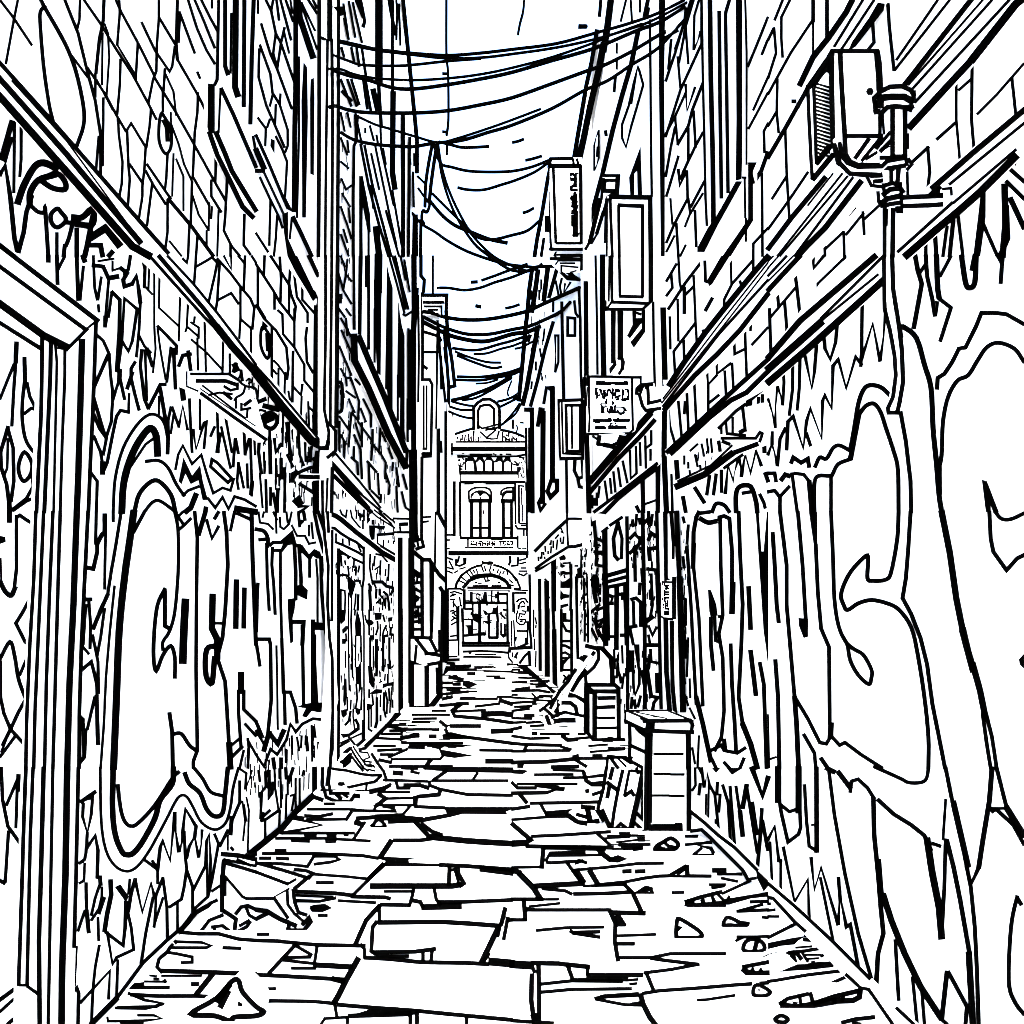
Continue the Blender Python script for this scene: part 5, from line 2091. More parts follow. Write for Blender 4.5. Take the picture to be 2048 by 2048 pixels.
wr.ink(R1, T(3, 3), '26s 800,-10 1000,80 1060,110 1150,110 1195,80 1212,-10')
wr.dashes(R1, 1362, 1060, 1376, 1400, 46, 14, 1.2)
wr.dashes(R1, 1392, 905, 1470, 935, 26, 12, 1.2, k0=-.55, k1=-.5)
sd2.dashes(SD, 1178, 1060, 1206, 1285, 60, 13, 1.2)
sd2.dashes(SD, 1258, 1040, 1285, 1130, 24, 12, 1.2)
sd2.dashes(SD, 1292, 1030, 1312, 1250, 34, 14, 1.2)
sd2.dashes(SD, 1228, 1300, 1312, 1420, 40, 14, 1.2)
ss.dashes(SS, 1100, 1120, 1122, 1150, 12, 6, .8)
ss.dashes(SS, 1160, 1090, 1172, 1270, 30, 10, 1)
v3.dashes(R3, 1062, 560, 1092, 760, 20, 14, .8)
# ================================================================== paving
gr = structure('ground', STONE)
N = 24
gr.add([(-40, -20, 0), (40, -20, 0), (40, 80, 0), (-40, 80, 0)], [[0, 1, 2, 3]])
gr.ink(GROUND, T(0, 3), '''
40 690,1932 880,1740
26 880,1740 1080,1470 1260,1300 1380,1200 1470,1080
18 1470,1060 1640,1000
34 1350,1240 1480,1100
26 1370,1240 1500,1250 1650,1250 1800,1290 1932,1300
20 1330,1310 1520,1315 1590,1340 1560,1355 1280,1355
22 1260,1390 1330,1400 1450,1425 1450,1465 1370,1468
26 1300,1330 1260,1390 1200,1440 1185,1500 1220,1540
34 1220,1530 1400,1535 1700,1545 1932,1555
14 1220,1568 1520,1568; 1090,1610 1240,1612; 1160,1590 1200,1590; 1130,1565 1180,1570
24 1240,1600 1250,1615
24 980,1655 1275,1655
28 990,1710 1200,1720 1460,1720 1630,1725
40 1600,1560 1480,1710
22 970,1700 1090,1750 1230,1775 1180,1800 890,1805
20 870,1810 1100,1815 1230,1780
18 1040,1865 1160,1865 1220,1890 1100,1905 810,1910
24 1685,1355 1815,1360
30 1450,1630 1495,1630
26 970,1640 1080,1630
24 1290,1270 1330,1320
16 910,1925 1080,1925; 810,1880 815,1915
''')
gr.ink(GROUND, T(1, 3), '''
44 0,610 200,450 300,330 430,210
30 430,215 500,240
20 390,310 700,310 860,325; 330,320 280,360 360,375; 380,390 680,385
24 720,330 680,390
24 370,360 480,365 575,345
30 760,380 900,370 1100,370 1250,385
20 740,320 1050,325 1040,300 960,290; 910,270 890,320
30 940,180 930,200 980,230 900,290
18 950,180 1160,180; 980,230 1180,225; 920,280 1180,280
24 680,150 840,125
20 960,90 1290,100; 1330,95 1900,95
26 860,185 960,160 1010,130
24 1060,110 1070,150 1160,150
30 1120,130 1240,130 1300,150
24 1310,100 1310,130 1390,160 1600,200 1932,205
30 1390,170 1380,200 1220,215
38 1205,220 1200,280
20 1160,290 1110,350 900,360
24 1200,290 1420,300
f 1420,295 1932,295 1932,310 1880,330 1900,350 1560,345 1460,370 1250,410 1220,400 1280,370 1440,345
34 1205,410 1310,520
30 1250,420 1330,480 1400,505
44 1310,520 1600,550 1932,570
20 960,385 1250,390 1250,400 1000,410
22 820,410 740,530
38 750,410 800,425
24 290,380 500,430 200,490
22 190,490 480,490 740,490
30 370,500 450,505; 540,505 600,505; 670,500 690,500
20 150,530 520,530 860,550
26 270,545 400,550; 530,555 600,550
20 145,620 225,620; 515,270 590,270
24 50,645 450,645 800,660 920,680
24 30,680 110,680; 155,680 245,685
40 1020,550 940,670
28 1040,545 1240,545 1340,530
f 910,680 960,670 1210,680 1150,690 1155,715 1390,725 1390,740 960,740 980,700
24 980,720 840,850 740,950
34 840,845 960,725
30 1390,730 1600,740 1932,765
44 1700,760 1932,790
24 440,660 390,740
22 450,665 590,665 630,690 560,710 440,725
18 0,715 200,720 390,745
20 430,800 700,820 830,835
24 460,865 580,865
42 870,890 1480,890 1540,880
30 1460,750 1455,880
30 1525,760 1530,800 1570,870 1540,890
20 1470,770 1500,765 1530,870
26 1190,910 1180,960 1160,1030
26 1345,910 1360,990 1390,1030
20 970,930 1190,930
28 720,970 980,975 1010,985
30 280,930 600,945 730,960
22 290,1000 480,1005 600,980
16 300,960 580,975
20 620,1000 900,1015
28 940,1030 1160,1035
30 1190,1000 1240,1010 1260,1050
46 1260,1050 1540,1040
28 1380,1010 1550,1010 1932,995
28 420,1055 450,1045 520,1040 550,1055 500,1072 430,1070 420,1055
22 470,1112 535,1112; 10,1255 95,1255
34 930,1040 830,1150 750,1330
26 930,1050 930,1150
34 930,1165 1400,1160 1640,1175 1830,1190
30 910,1160 880,1200 870,1380 900,1400
30 880,1390 1200,1385 1350,1365
26 1330,1370 1320,1460; 1260,1400 1260,1450
24 900,1400 950,1420 1150,1420
30 820,1430 1000,1440 1250,1465 1600,1470 1750,1480
24 790,1330 820,1370 820,1430
42 1830,1200 1700,1470
34 1880,1060 1850,1180
28 1900,1130 1870,1290
24 1850,1160 1825,1270
26 1900,1150 1932,1145
60 1770,1460 1932,1475
22 1760,1400 1720,1460
28 0,1300 160,1305 300,1320 480,1335 820,1340
28 300,1330 100,1545
30 0,1560 130,1565 400,1580 660,1595
24 460,1350 440,1480
22 210,1450 300,1460 440,1475; 270,1510 450,1510
40 440,1485 720,1500
24 220,1430 410,1425; 300,1340 420,1410
44 770,1440 680,1600 620,1720 590,1770
40 580,1590 660,1610
26 0,1755 430,1760 580,1775
22 70,1665 145,1665
30 620,1785 850,1805 1200,1830 1500,1860 1932,1900
24 590,1770 610,1870
34 700,1870 1160,1855
20 490,1932 520,1890 680,1880
26 690,1880 690,1932; 1590,1880 1590,1932
30 1165,1860 1165,1932; 1215,1850 1215,1932
f 850,1825 1260,1830 1200,1860 720,1860
20 1100,0 1220,5; 1170,25 1230,40
34 1040,35 1100,40
22 1280,0 1440,15
40 1440,10 1932,15
26 1440,20 1340,90
20 1670,40 1640,85
''')
gr.ink(GROUND, T(1, 2), '''
f 880,1700 1000,1580 1080,1480 1095,1530 1020,1600 900,1720 830,1790 815,1760
20 1410,1190 1500,1165 1620,1160; 1420,1140 1500,1145; 1410,1225 1450,1190 1660,1190
24 1600,1220 1650,1220
14 1660,1140 1800,1140; 1650,1170 1780,1170; 1720,1200 1932,1205; 1740,1240 1840,1240; 1800,1255 1880,1255; 1560,1110 1800,1105; 1570,1080 1850,1090 1870,1115 1910,1110; 1570,1050 1600,1050; 1680,1050 1900,1050; 1650,1075 1800,1075
28 1460,1245 1560,1265
22 1400,1290 1480,1290; 1490,1300 1540,1300
26 1570,1300 1600,1285 1650,1300 1610,1315 1570,1300
14 1400,1325 1550,1325; 1440,1345 1540,1345
20 1400,1375 1600,1355
24 1410,1410 1480,1395; 1390,1460 1600,1445
18 1540,1410 1820,1410; 1820,1395 1920,1395; 1655,1468 1840,1445
30 1840,1420 1932,1450
30 1540,1455 1480,1500
26 1480,1500 1500,1540 1730,1560 1932,1590
18 1500,1505 1730,1495
40 1710,1525 1850,1520 1932,1530
18 1330,1500 1430,1500; 1180,1530 1460,1530; 1190,1560 1360,1558; 1180,1585 1310,1585
24 1390,1580 1440,1620
28 1470,1615 1690,1615
36 1780,1655 1932,1650
26 1430,1640 1450,1680 1600,1700 1932,1745
f 1405,1680 1470,1660 1600,1690 1660,1715 1410,1710
18 980,1610 1130,1605; 1000,1620 1140,1640 1380,1640; 950,1675 1100,1675 1100,1655; 1010,1650 1130,1650; 910,1705 1080,1715 1230,1690; 1090,1700 1230,1675
30 1310,1693 1355,1693
20 1100,1742 1560,1742; 1160,1760 1320,1755
f 1310,1755 1400,1755 1640,1760 1550,1775 1420,1770 1390,1790 1330,1780
20 890,1765 1050,1765; 920,1800 1100,1790; 940,1830 1030,1830; 1150,1775 1270,1780; 1000,1850 1140,1790
f 1380,1790 1520,1815 1640,1840 1500,1855 1400,1840
18 1020,1865 1390,1865 1410,1840
30 1320,1870 1270,1932
20 1690,1797 1932,1800
36 1740,1880 1932,1880
22 1010,1920 1480,1920
24 930,1870 1020,1890
''')
gr.ink(GROUND, T(2, 2), '''
60 30,1130..'''.replace('60 30,1130..', '') + '''
14 0,1190 60,1190; 0,1210 150,1220; 50,1250 180,1255; 0,1285 110,1280; 140,1275 280,1275; 140,1300 240,1300; 180,1320 260,1315
20 0,1350 200,1345 280,1360; 30,1340 130,1325
14 0,1380 40,1380; 0,1400 180,1410; 180,1420 330,1425; 150,1370 190,1410; 210,1385 310,1390
18 0,1440 180,1430; 20,1470 150,1465; 0,1500 130,1485
22 95,1535 165,1535
18 0,1555 150,1560; 110,1590 280,1580; 0,1590 100,1585
24 0,1640 70,1625
18 140,1615 240,1610
28 155,1672 185,1672
20 215,1675 430,1675; 0,1690 140,1710 280,1705
18 500,1675 550,1675; 490,1710 590,1700
30 380,1690 420,1720 490,1715
24 0,1745 110,1755 370,1760
24 110,1765 90,1800
20 110,1800 430,1800 440,1790 370,1770
20 0,1805 100,1805
16 580,1765 720,1755; 590,1810 850,1790; 730,1785 850,1780; 610,1835 680,1835
30 0,1890 250,1885 400,1870 500,1860
22 510,1860 710,1858
28 300,1925 500,1920
24 480,1870 560,1920
f 40,1905 90,1900 85,1932 40,1932
18 460,1845 500,1835; 720,1840 860,1855
f 40,1130 120,1170 200,1240 260,1300 340,1360 365,1340 370,1370 310,1370 230,1290 130,1230 40,1160
20 170,1420 210,1390; 300,1400 330,1440
''')
gr.ink(GROUND, T(2, 3), '''
f 0,15 60,10 125,20 80,45 0,40
20 170,50 460,47; 390,75 550,70 700,55
18 310,15 540,20; 580,115 690,105; 600,130 680,130; 620,60 700,50
30 540,30 560,95 600,120
24 0,110 40,150 180,150
20 40,120 490,120
28 180,130 340,150 400,160 260,185 0,190
30 60,200 110,260
24 140,265 500,260 650,255
26 0,310 130,290
24 215,270 260,350
40 260,345 450,330
20 0,390 250,370 420,365
28 420,360 500,410 560,420
34 0,420 140,540
24 150,515 380,505 600,490 740,480
f 0,545 110,540 140,520 170,545 110,580 150,590 0,595
30 110,590 760,600
24 650,500 740,580
14 700,530 890,520; 720,510 1000,510; 810,490 890,490; 790,560 1000,535; 760,610 970,605
24 810,580 1040,575
34 920,610 980,600
28 560,175 575,172
24 610,200 670,180
34 235,620 225,750
30 240,600 700,610
22 255,700 290,640 550,635
20 290,660 670,655
24 260,710 290,715 530,700
22 500,695 570,715 480,720
26 420,720 520,860
40 660,620 700,660 740,690
26 740,690 800,670 850,685 800,700 740,695
20 0,750 230,745
40 0,770 60,790
44 60,800 160,900 210,980
40 180,890 540,870
22 460,770 700,750 950,720 1140,718
40 490,780 540,860; 590,780 650,880
24 650,880 850,860 1000,830 1110,815 1200,812 1500,815
24 230,910 400,925 450,950
28 470,950 720,945 900,935
20 540,890 860,880
30 850,880 920,950
34 920,960 980,1090
28 0,990 230,990
18 230,990 350,990; 130,1045 360,1020; 110,1060 120,1060
34 90,1000 100,1140
24 0,1145 110,1145
24 110,1070 740,1070
34 760,1090 1000,1095
34 740,1080 790,1190
f 780,1110 820,1110 865,1180 860,1195 790,1195
32 780,1190 775,1300 800,1450
22 185,1225 400,1205 690,1200
26 440,1230 460,1240 660,1235; 460,1245 660,1275
20 800,1265 1085,1255
28 800,1325 920,1325
24 810,1430 1050,1430 1200,1400 1610,1400
26 1050,1435 1150,1450 1400,1480
24 1410,1480 1200,1520 1000,1545
60 0,1480 150,1490
34 150,1470 350,1475 580,1500
30 420,1490 460,1600
28 570,1500 570,1560
32 570,1562 980,1562
30 460,1600 730,1590
30 730,1595 870,1595
24 220,1630 450,1605 830,1610; 230,1690 450,1670 900,1665
28 1020,1560 1070,1680
26 990,1700 1110,1680 1400,1660 1700,1635 1932,1620
28 630,1740 700,1720 950,1705
40 970,1710 990,1780 1040,1880 1080,1932
22 640,1745 850,1785 1000,1790
20 680,1730 960,1715; 900,1780 990,1765
18 890,1630 940,1625; 880,1600 950,1595
34 200,1490 205,1700 205,1932
36 150,1560 145,1750 170,1932
28 150,1490 170,1540
20 1400,1750 1460,1748 1680,1715
60 170,1870 190,1932
26 0,1905 60,1910 310,1925
22 1210,940 1295,938
30 840,780 895,778; 935,780 1000,778
34 1520,772 1610,772
20 1490,880 1610,880; 1510,905 1600,890
20 1580,830 1700,855; 1550,800 1730,800
22 1400,1190..'''.replace('22 1400,1190..', '') + '''
20 1310,578 1500,560; 1310,515 1400,515
24 1700,1080 1932,1070
20 1700,1080 1890,1030
20 1890,1125 1932,1130
''')
gr.ink(GROUND, T(3, 3), '''
18 0,1025 15,1025; 0,1075 50,1070; 0,1120 80,1120
24 0,1280 200,1180
24 0,1610 70,1600 300,1560 550,1530
30 0,1410 90,1405
24 300,1705 600,1570
30 560,1920 660,1895 800,1880
22 640,1920 700,1932
''')
kb = structure('kerb', STONE)
K0, K1 = gpt(1536, 1767), gpt(1828, 2048)
kb.box(1.52, 1.6, .5, 4.35, 0, .035)
kb.ink(Plane((0, 0, .035), (0, 0, 1)), T(3, 3), '24 0,870 200,1040 480,1300 770,1590; 970,1810 1100,1932')
kb.ink(Plane((0, 0, .035), (0, 0, 1)), T(2, 3), '24 1350,330 1450,410 1560,510 1680,600 1850,770; f 1840,760 1932,850 1932,890 1900,930 1850,830')
gr.ink(GROUND, T(3, 3), '24 0,975 40,985 200,1160 280,1230; 240,1165 285,1215 285,1270; 590,1560 700,1660 760,1670 940,1932')
gr.ink(GROUND, T(2, 3), '24 1350,475 1430,465 1500,530 1740,770 1780,840; 20 1780,840 1840,830; 20 1580,950 1800,850')
KP = Plane((0, 0, .035), (0, 0, 1))
kb.ink(KP, T(3, 3), '24 0,975 40,985 200,1160 280,1230; 590,1560 700,1660 760,1670 940,1932', off=.004)
kb.ink(KP, T(2, 3), '24 1350,475 1430,465 1500,530 1740,770 1780,840; 20 1780,840 1840,830', off=.004)
gr.dashes(GROUND, 890, 1322, 1050, 1345, 30, 22, 1, True)
gr.dashes(GROUND, 880, 1345, 960, 1410, 24, 22, 1, True)
gr.dashes(GROUND, 1030, 1340, 1140, 1460, 40, 26, 1, True)
gr.dashes(GROUND, 780, 1440, 900, 1500, 26, 30, 1.2, True)
gr.dashes(GROUND, 1180, 1480, 1240, 1500, 8, 24, 1.2, True)
gr.dashes(GROUND, 1215, 1664, 1285, 1700, 14, 26, 1.2, True)
# ================================================================== cables
def cable(label, d, pts, r, tile, group='cables across the alley'):
    c = single('cable', label, 'cable', group, INK)
    P = smooth([(tile[0]+a*tile[2], tile[1]+b*tile[2]) for a, b in pts], False)
    pl = facing(d); path = []
    for x, y in P:
        dd = d
        if x > 1310: dd = min(dd, R1.hit(x, y).y-.06)
        elif x > 1174: dd = min(dd, R2.hit(x, y).y-.12)
        elif x > 1040: dd = min(dd, R3.hit(x, y).y-.15)
        elif x < 645: dd = min(dd, 4.95)
        elif x < 811: dd = min(dd, L2.hit(x, y).y-.12)
        elif x < 838: dd = min(dd, L3.hit(x, y).y-.12)
        elif x < 880: dd = min(dd, 10.7)
        path.append(CAM+ray(x, y)*dd)
    rr = .5*(r*tile[2]+WADD)
    c.tube(path, [rr*p.y/F for p in path], 0, 6)
for lab, d, txt, r in (
    ('topmost cable slung between the left drainpipe and the right block wall', 5.05, '490,285 640,310 900,370 1020,385 1160,400 1440,418 1700,400 1932,373 2262,330 2552,252 2832,172 3032,100 3232,0', 16),
    ('second cable from the top, running just under the topmost one', 5.02, '500,290 640,322 900,378 1170,412 1440,440 1700,435 1932,408 2262,360 2562,295 2832,215 3002,150 3250,20', 14),
    ('third cable from the top, merging into the second at mid span', 5.0, '580,415 700,460 800,490 1020,497 1180,490 1440,462 1700,442', 14),
    ('upper cable of the close pair below the third', 4.98, '545,520 640,522 740,560 900,590 1180,605 1460,590 1700,560 1932,512 2232,432 2552,322 2650,275 2912,180', 13),
    ('lower cable of the close pair below the third', 4.96, '580,530 700,570 850,605 1020,660 1180,672 1440,640 1700,595 1932,546 2232,458 2552,365 2852,240 3050,165 3232,55', 20),
    ('thick cable spanning the sky alone below the close pair', 4.94, '545,812 600,800 700,830 850,850 1200,852 1450,835 1700,790 1932,738 2232,632 2512,530 2632,490 2832,390 3032,270 3092,240', 20),
    ('upper strand of the lowest near bundle rising to the right', 4.95, '770,880 900,940 1020,975 1200,1030 1370,1075 1500,1050 1750,970 1932,905 2150,822', 13),
    ('lower strand of the lowest near bundle rising to the right', 4.92, '640,1000 740,1055 900,1090 1100,1105 1200,1105 1350,1080 1550,1060 1750,1000 1932,945 2232,820 2482,680 2652,610 2832,490 3032,365 3232,150', 19)):
    cable(lab, d, [tuple(float(c) for c in t.split(',')) for t in txt.split()], r, T(1, 0))
for lab, d, pts, r, tile in (
    ('short cable fragment dangling from the hub below the near bundle', 10.5, [(1380, 1070), (1480, 1095), (1550, 1112), (1640, 1112), (1760, 1105)], 16, T(1, 0)),
    ('cable sagging from the left hub to the tall lettered sign', 10.4, [(1340, 1090), (1390, 1230), (1480, 1262), (1600, 1290), (1750, 1298), (1932, 1292), (2080, 1260), (2210, 1210)], 16, T(1, 0)),
    ('low loop of cable ending at the tall lettered sign', 10.3, [(1520, 1415), (1600, 1432), (1720, 1432), (1850, 1395), (1960, 1360), (2100, 1300), (2210, 1225)], 16, T(1, 0)),
    ('steep cable dropping from the hub and curving to the lower right', 10.2, [(1375, 1090), (1400, 1250), (1450, 1420), (1530, 1600), (1630, 1760), (1760, 1810), (1932, 1775), (2050, 1740), (2140, 1665)], 18, T(1, 0)),
    ('outer steep cable beside the first, dropping from the same hub', 10.1, [(1370, 1090), (1390, 1260), (1430, 1430), (1510, 1630), (1640, 1830), (1760, 1932), (1932, 2040), (2090, 2035), (2160, 1990)], 18, T(1, 0)),
    ('cable swinging from the left bracket down to the middle', 10.6, [(1330, 1460), (1450, 1580), (1560, 1690), (1680, 1830), (1800, 1940), (1932, 2005), (2060, 2050)], 16, T(1, 0)),
    ('cable from the left bracket meeting the bundle at mid alley', 10.7, [(1300, 1500), (1400, 1620), (1500, 1700), (1620, 1750), (1760, 1805), (1900, 1835)], 22, T(1, 0)),
    ('long slanting cable from the left wall into the middle', 10.8, [(1180, 1610), (1250, 1690), (1350, 1750), (1450, 1820), (1600, 1900), (1800, 1970), (1932, 2000), (2130, 2020)], 18, T(1, 0)),
    ('left wire falling from the hub to the bracket', 10.9, [(1330, 1090), (1300, 1250), (1280, 1400), (1275, 1560)], 24, T(1, 0)),
    ('right wire falling from the hub to the bracket', 10.9, [(1365, 1090), (1340, 1250), (1320, 1400), (1310, 1500)], 26, T(1, 0)),
    ('small loop of wire hooked at the bracket end', 10.9, [(1280, 1500), (1310, 1540), (1290, 1600), (1260, 1590), (1250, 1650), (1270, 1690)], 20, T(1, 0)),
    ('cable sagging beside the chimney cap', 12, [(1365, 240), (1460, 242), (1570, 258), (1690, 240), (1800, 200), (1932, 160), (2060, 110), (2110, 100)], 17, T(1, 1)),
    ('short cable stub above the chimney cap', 12, [(1700, 185), (1800, 150), (1920, 105), (2050, 60)], 17, T(1, 1)),
    ('double cable sagging from the cap toward the right eave', 11.8, [(1260, 420), (1330, 430), (1420, 460), (1550, 480), (1680, 482), (1800, 470), (1932, 445), (2050, 415), (2150, 370), (2260, 320), (2440, 240)], 24, T(1, 1)),
    ('heavy cable under the double one', 11.6, [(1265, 460), (1380, 520), (1480, 560), (1600, 590), (1760, 590), (1932, 555), (2060, 530), (2180, 480), (2300, 420), (2370, 350)], 22, T(1, 1)),
    ('heaviest cable of the mid group, drooping lowest', 11.4, [(1265, 500), (1380, 560), (1480, 605), (1640, 640), (1760, 640), (1932, 590), (2040, 575), (2150, 530)], 28, T(1, 1)),
    ('thin cable starting at the left corner pier', 11.3, [(1260, 570), (1370, 605), (1400, 640)], 20, T(1, 1)),
    ('thin cable below the heaviest, sagging at mid height', 12.2, [(1480, 695), (1600, 710), (1700, 705), (1820, 670), (1932, 640), (2050, 600)], 18, T(1, 1)),
    ('faint cable just under the thin one', 12.3, [(1640, 740), (1740, 735), (1850, 700), (1932, 680), (2010, 650)], 15, T(1, 1)),
    ('short rising cable strand near the left eave', 12.4, [(1500, 720), (1600, 760), (1740, 800), (1850, 805)], 15, T(1, 1)),
    ('short lower strand near the left eave', 12.5, [(1515, 750), (1640, 800), (1780, 845), (1860, 835)], 17, T(1, 1)),
    ('near-level cable above the gate roof', 13, [(1515, 910), (1700, 912), (1850, 890), (1932, 870), (2000, 845)], 18, T(1, 1)),
    ('second near-level cable above the gate roof', 13.1, [(1505, 935), (1690, 938), (1800, 920), (1932, 895), (1990, 870)], 18, T(1, 1)),
    ('short thin cable under the near-level pair', 13.2, [(1655, 963), (1740, 958), (1830, 932)], 13, T(1, 1)),
    ('cable rising from the left corner over the bell arch', 13.4, [(1470, 1090), (1560, 1070), (1680, 1030), (1800, 980), (1932, 905)], 24, T(1, 1)),
    ('second cable rising over the bell arch', 13.5, [(1550, 1090), (1660, 1070), (1780, 1010), (1932, 920)], 16, T(1, 1)),
    ('upper cable sagging behind the bell arch', 14, [(1470, 1095), (1540, 1115), (1600, 1128), (1640, 1130)], 16, T(1, 1)),
    ('middle cable sagging behind the bell arch', 14.1, [(1460, 1135), (1520, 1155), (1570, 1163), (1640, 1160)], 16, T(1, 1)),
    ('lower cable sagging behind the bell arch', 14.2, [(1450, 1170), (1520, 1200), (1580, 1218), (1630, 1225)], 16, T(1, 1)),
    ('cable running from the bell arch up to the right eave', 13.8, [(1820, 1100), (1900, 1080), (1960, 1050), (2000, 1020)], 17, T(1, 1)),
    ('second cable from the bell arch to the right eave', 13.9, [(1840, 1140), (1900, 1110), (1990, 1065)], 17, T(1, 1)),
    ('third cable from the bell arch to the right eave', 13.9, [(1840, 1285), (1900, 1240), (1960, 1190), (2010, 1100)], 15, T(1, 1)),
    ('lowest cable crossing in front of the bell arch foot', 13.7, [(1730, 1310), (1810, 1300), (1880, 1250), (1950, 1170), (1990, 1110)], 15, T(1, 1)),
    ('thin cable hooked to the right eave bracket', 10.5, [(1932, 1100), (1960, 1060), (1990, 1030)], 15, T(1, 1)),
    ('short vertical wire hanging near the bell arch', 13.6, [(1905, 1060), (1900, 1020), (1930, 940)], 13, T(1, 1)),
    ('cable arching from the sign to the right eave bracket', 9.5, [(2080, 90), (2150, 80), (2280, 80), (2330, 110), (2440, 180)], 20, T(1, 1)),
    ('thin vertical wire hanging from above in the open sky', 9, [(1437, -60), (1437, 400), (1450, 560), (1452, 900), (1438, 1020)], 18, T(1, 0)),
    ('lower end of the thin vertical wire', 9.1, [(1443, 1080), (1440, 1165)], 17, T(1, 0)),
    ('short vertical wire end by the right roofline', 9.0, [(95, -60), (85, 80), (60, 180), (45, 260)], 17, T(2, 0)),
    ('tiny bird-like dash of wire against the sky', 9, [(500, 200), (560, 200)], 24, T(2, 0)),
    ('short wire stroke in the sky left of the tall sign', 10, [(0, 1075), (40, 1068), (90, 1050)], 16, T(2, 0)),
    ('second short wire stroke in the sky left of the tall sign', 10, [(100, 1210), (150, 1200), (225, 1178)], 16, T(2, 0)),
    ('third short wire stroke lower beside the tall sign', 10, [(80, 1607), (120, 1595), (165, 1570)], 17, T(2, 0)),
    ('fourth short wire stroke low in the sky', 11, [(1880, 395), (1932, 385), (1990, 365)], 17, T(1, 1)),
    ('small wire dash floating above the mid cables', 11, [(1655, 375), (1700, 385)], 22, T(1, 1)),
    ('small wire dash beside the lettered sign edge', 11, [(1620, 198), (1675, 195)], 20, T(1, 1)),
    ('right wire of the bracket group by the eave', 12.9, [(1950, 700), (2000, 690), (2100, 640)], 14, T(1, 1)),
    ('short stub of wire at the vertical wire', 9, [(1405, 555), (1440, 557)], 14, T(1, 0)),
    ('lower short stub of wire at the vertical wire', 9, [(1405, 993), (1440, 997)], 14, T(1, 0))):
    cable(lab, d, pts, r, tile)
# ================================================================== objects standing on the paving
# big drawer cabinet
def at(x, y, d): return CAM+ray(x, y)*d
bc = thing('drawer_cabinet', 'large flat-topped cabinet with ruled drawer lines standing at the right wall', 'cabinet', gpt(1340, 1660), 'cabinets and crates by the right wall')
yb = gpt(1340, 1662).y
BF = facing(yb)
b = Part('body', bc, PAINT)
b.slab(BF, '1294,1462 1378,1462 1378,1662 1366,1664 1366,1647 1300,1647 1300,1668 1290,1664', .35)
side = Plane(BF.hit(1291, 1600), Vector((-1, -.03, 0)))
sd_ = facing(yb+.36)
b.prism([BF.hit(1291, 1465), BF.hit(1291, 1662), sd_.hit(1256, 1640), sd_.hit(1256, 1446)], [BF.hit(1305, 1465), BF.hit(1305, 1662), sd_.hit(1280, 1640), sd_.hit(1280, 1446)])
SPl = Plane(BF.hit(1291, 1500), (BF.hit(1291, 1465)-BF.hit(1291, 1662)).cross(sd_.hit(1256, 1500)-BF.hit(1291, 1465)))
b.ink(BF, T(2, 2), '''
16 1055,1660 1050,1932
38 1330,1660 1332,1932
''')
b.ink(BF, T(2, 3), '''
14 1045,0 1040,470
36 1335,0 1335,470
f 1050,425 1225,425 1230,415 1285,415 1290,480 1250,490 1050,490
26 985,480 1010,500 1050,495
24 1270,480 1300,495 1330,480
20 1010,0 1005,480
''')
b.ink(BF, T(2, 2), '20 1012,1660 1010,1932')
b.ink(SPl, T(2, 2), '''
24 885,1590 890,1720 885,1850
30 900,1600 1000,1650
f 920,1610 1000,1650 1000,1700 960,1670 930,1640
24 890,1760 1000,1810
26 885,1850 900,1860
''')
for k, (x0, y0, x1, y1) in enumerate(((1308, 1508, 1366, 1510), (1308, 1548, 1368, 1551), (1306, 1591, 1368, 1594))):
    dr = Part('drawer', bc, PAINT)
    DP_ = BF.off(.008)
    dr.slab(DP_, [(1306, y0-36), (1370, y0-36), (1370, y0-3), (1306, y0-3)], .008)
    dr.stroke(DP_.off(.004), [(x0, y0), ((x0+x1)/2, y0), ((x0+x1)/2+4, y1-2), (x1, y1-2)], 5.5)
tp = Part('top', bc, PAINT)
TPF = facing(yb-.03)
tp.slab(TPF, '1295,1440 1378,1440 1384,1448 1382,1464 1294,1462', .40)
tp.prism([TPF.hit(1295, 1442), TPF.hit(1294, 1463), sd_.hit(1252, 1445), sd_.hit(1252, 1425)], [TPF.hit(1310, 1442), TPF.hit(1310, 1463), sd_.hit(1280, 1445), sd_.hit(1280, 1425)])
tp.prism([TPF.hit(1295, 1441), TPF.hit(1380, 1441), sd_.hit(1345, 1422), sd_.hit(1252, 1424)], [TPF.hit(1295, 1445), TPF.hit(1380, 1445), sd_.hit(1345, 1426), sd_.hit(1252, 1428)])
for a, bb, w_ in (((1290, 1442, yb-.03), (1378, 1441, yb-.03), 8), ((1378, 1441, yb-.03), (1384, 1449, yb-.03), 7), ((1384, 1449, yb-.03), (1382, 1464, yb-.03), 7), ((1382, 1464, yb-.03), (1294, 1461, yb-.03), 9),
                  ((1294, 1461, yb-.03), (1296, 1442, yb-.03), 7), ((1294, 1462, yb-.03), (1252, 1442, yb+.36), 7), ((1252, 1444, yb+.36), (1252, 1424, yb+.36), 6), ((1252, 1423, yb+.36), (1335, 1422, yb+.36), 6),
                  ((1335, 1424, yb+.36), (1382, 1443, yb-.03), 8), ((1256, 1424, yb+.36), (1298, 1442, yb-.03), 7)):
    tp.edge(at(a[0], a[1], a[2]), at(bb[0], bb[1], bb[2]), w_)
tp.edge(at(1308, 1434, yb+.1), at(1332, 1437, yb+.05), 4)
tp.edge(at(1276, 1427, yb+.30), at(1320, 1436, yb+.08), 6)
